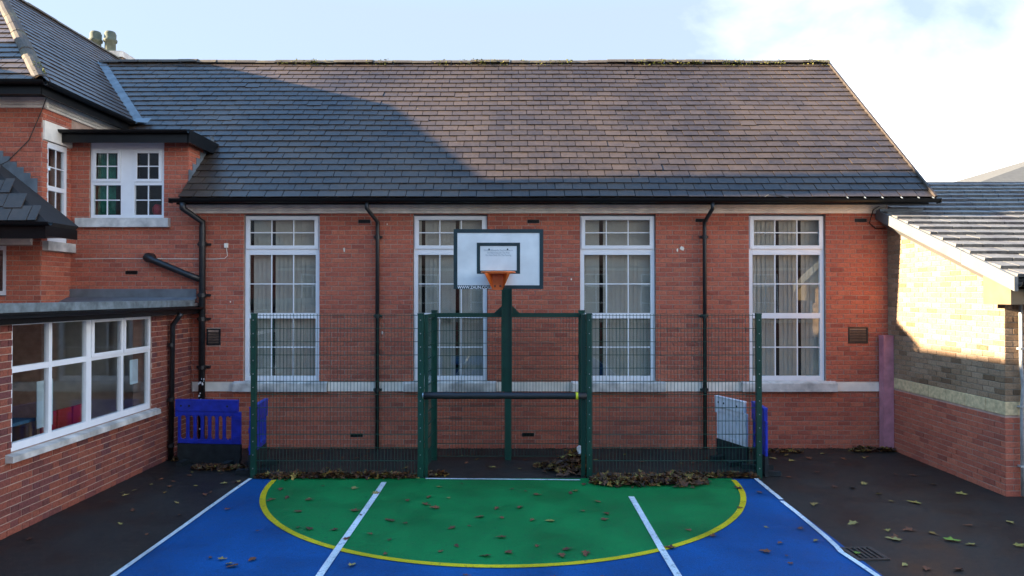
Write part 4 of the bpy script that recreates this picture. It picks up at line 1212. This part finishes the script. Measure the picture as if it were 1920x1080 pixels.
# ------------------------------------------------------------------ leaves
def leaf_shape(rnd, curl=.35):
    """lobed leaf, about 1 across, as fan of triangles"""
    k = 11; vs = [(0, 0, 0)]
    for i in range(k):
        t = 2 * math.pi * i / k + .2
        r = (.52 if i % 2 == 0 else .30) * rnd.uniform(.8, 1.15)
        if i == 0: r = .75
        x, y = r * math.cos(t), r * math.sin(t)
        vs.append((x, y * .85, curl * (abs(y) ** 1.5) * rnd.uniform(.4, 1.3) + .06 * rnd.random()))
    return vs, [(0, 1 + i, 1 + (i + 1) % k) for i in range(k)]
LR = random.Random(77)
SHAPES = [leaf_shape(LR) for _ in range(10)]
LM = {}
for kind in ('leaf_brown', 'leaf_yellow', 'leaf_green'):
    for i, (vs, fs) in enumerate(SHAPES):
        LM[kind, i] = MB().add(vs, fs).mesh('fallen_leaf', kind)
def lay(x, y, kind, label, group, size, z=.02):
    o = bpy.data.objects.new('fallen_leaf', LM[kind, LR.randrange(10)]); COL.objects.link(o)
    o.location = (x, y, z); o.rotation_euler = (LR.gauss(0, .10), LR.gauss(0, .10), LR.uniform(0, 6.28)); o.scale = (size, size, size * .8)
    tag(o, label, 'leaf', group)
def zone(x): return 'beyond the left white line' if x < -1.87 else 'beyond the right white line' if x > 1.62 else 'between the white lines'
def in_green(x, y): return ((x - CX) / RX) ** 2 + ((y - GOAL_Y) / RY) ** 2 < .97 and y < GOAL_Y - .1
n_g = 0
while n_g < 60:
    x, y = LR.uniform(-3.4, 3.3), LR.uniform(-5.3, -2.15)
    if not in_green(x, y): continue
    kd = 'leaf_yellow' if LR.random() < .14 else 'leaf_brown'
    lay(x, y, kd, '%s fallen leaf on the green half circle %s' % (('brown' if kd == 'leaf_brown' else 'yellow'), zone(x) + (', near the fence' if y > -3.2 else ', near the arc' if y < -4.2 else ', midway out')), 'leaves on the green half circle', LR.uniform(.05, .12)); n_g += 1
n_g = 0
while n_g < 34:
    x, y = LR.uniform(-3.6, 3.45), LR.uniform(-5.9, -2.2)
    if in_green(x, y) or abs(x) < 1.0 and y > -5: continue
    kd = 'leaf_yellow' if LR.random() < .2 else 'leaf_brown'
    lay(x, y, kd, '%s fallen leaf on the blue court %s' % (('brown' if kd == 'leaf_brown' else 'yellow'), zone(x)), 'leaves on the blue court', LR.uniform(.05, .12)); n_g += 1
for i in range(62):
    x, y = LR.uniform(3.9, 7.6), LR.uniform(-5.8, -.4)
    if x > 6.5 and y > -3.0 or (x > 6.4): continue
    kd = 'leaf_yellow' if LR.random() < .5 else 'leaf_brown'
    lay(x, y, kd, '%s fallen leaf on the right tarmac, %s' % (('brown' if kd == 'leaf_brown' else 'yellow'), 'close to the hall wall' if y > -2 else 'level with the drain' if y < -4.2 else 'halfway between hall wall and drain'), 'leaves on the right tarmac', LR.uniform(.07, .15), .012)
lay(4.85, -4.55, 'leaf_green', 'fresh green leaf on the tarmac near the drain', None, .15, .014)
lay(3.62, -4.95, 'leaf_green', 'green leaf caught on the drain grate', None, .09, .022)
for i in range(26):
    x, y = LR.uniform(-5.4, -3.95), LR.uniform(-4.6, -1.4)
    kd = 'leaf_yellow' if LR.random() < .3 else 'leaf_brown'
    lay(x, y, kd, {'leaf_brown': 'brown fallen leaf on the dark tarmac left of the court', 'leaf_yellow': 'yellow fallen leaf on the dark tarmac left of the court'}[kd], 'leaves on the left tarmac', LR.uniform(.05, .10), .012)
for i in range(40):
    x, y = LR.uniform(-3.6, 3.3), LR.uniform(-1.75, -.15)
    if -1.45 < x < -1.2 or 1.05 < x < 1.25: continue
    kd = 'leaf_yellow' if LR.random() < .4 else 'leaf_brown'
    lay(x, y, kd, '%s fallen leaf on the tarmac %s' % (('brown' if kd == 'leaf_brown' else 'yellow'), 'behind the left mesh fence' if x < -1.3 else 'behind the right mesh fence' if x > 1.15 else 'inside the goal recess'), 'leaves behind the mesh fence', LR.uniform(.05, .11), .012)

def drift(label, n, sampler, seed):
    rnd = random.Random(seed); b = MB()
    for _ in range(n):
        x, y, z = sampler(rnd)
        s = rnd.uniform(.06, .13); vs, fs = SHAPES[rnd.randrange(10)]
        mx = Matrix.Translation((x, y, z)) @ Matrix.Rotation(rnd.uniform(0, 6.28), 4, 'Z') @ Matrix.Rotation(rnd.gauss(0, .45), 4, 'X') @ Matrix.Rotation(rnd.gauss(0, .45), 4, 'Y') @ Matrix.Diagonal((s, s, s * 1.3, 1))
        b.add([mx @ Vector(v) for v in vs], fs)
    return tag(b.build('leaf_drift', 'leaf'), label, 'leaves', kind='stuff')
def band_s(x0, x1, y, w, h, taper=.3):
    def f(r):
        t = r.random(); x = x0 + (x1 - x0) * t
        k = min(1, min(t, 1 - t) / taper + .25) * (.65 + .5 * noise.noise((x * 1.7, y, 0)))
        dy = r.gauss(0, .5) * w * k
        hh = max(0, h * k * (1 - (dy / (w * 1.1)) ** 2))
        return x, y + dy, .02 + r.random() ** .7 * hh
    return f
drift('long drift of brown leaves along the foot of the left mesh fence', 700, band_s(-3.80, -1.42, FY - .02, .12, .085, .1), 1)
drift('wide drift of brown and yellow leaves before the right mesh fence', 1250, band_s(1.14, 2.80, FY - .30, .34, .14, .25), 2)
drift('thin row of leaves under the right mesh fence by its end post', 260, band_s(2.2, 3.65, FY + .0, .09, .08, .1), 3)
def heap(r):
    a = r.uniform(0, 6.28); d = abs(r.gauss(0, .5)); x = 1.02 + .36 * d * math.cos(a) - .10 * d; y = -1.55 + .30 * d * math.sin(a)
    x = min(x, 1.12)
    return x, y, .02 + r.random() ** .6 * max(0, .33 * (1 - d / 1.1)) * (1.0 if x > .7 else .45)
drift('heap of leaves piled inside the right goal post', 620, heap, 4)
drift('leaves trailing across the goal mouth from the right post', 160, band_s(.35, 1.1, -1.30, .16, .06, .4), 8)
drift('small cluster of leaves inside the left goal post', 90, band_s(-1.33, -.98, FY + .12, .10, .07, .3), 5)
drift('small drift of leaves in the corner by the pink pillar', 150, band_s(5.9, 6.62, -.26, .10, .09, .3), 6)
drift('leaves gathered against the hall wall behind the right post', 130, band_s(3.9, 5.0, -.35, .10, .05, .3), 7)
drift('leaves gathered under the left blue barrier', 170, band_s(-5.0, -4.0, -1.45, .16, .05, .3), 9)
drift('leaves gathered at the foot of the extension downpipe', 80, band_s(-5.55, -5.2, -.9, .14, .06, .3), 10)

# ------------------------------------------------------------------ bare tree tips beyond the ridge
tr = thing('bare_tree', (-.4, 22, 0), 'bare winter tree whose twig tips show above the hall ridge', 'tree')
b = MB(); TRD = random.Random(5)
def grow(p, d, r, L, lev):
    q = p + d * L
    b.tube([p, q], [r, r * .65], 5 if lev < 3 else 3, False)
    if lev == 5: return
    for _ in range(3 if lev < 4 else 4):
        nd = (d + Vector((TRD.gauss(0, .45), TRD.gauss(0, .45), TRD.gauss(.05, .2)))).normalized()
        grow(q, nd, r * .62, L * TRD.uniform(.62, .82), lev + 1)
grow(Vector((-.4, 22, 4.0)), Vector((0, 0, 1)), .16, 2.9, 1)
b.build('crown', 'bark', tr)
b = MB(); b.tube([(-.4, 22, 0), (-.38, 22, 2), (-.4, 22, 4.05)], [.26, .2, .16], 10); b.build('trunk', 'bark', tr, True)
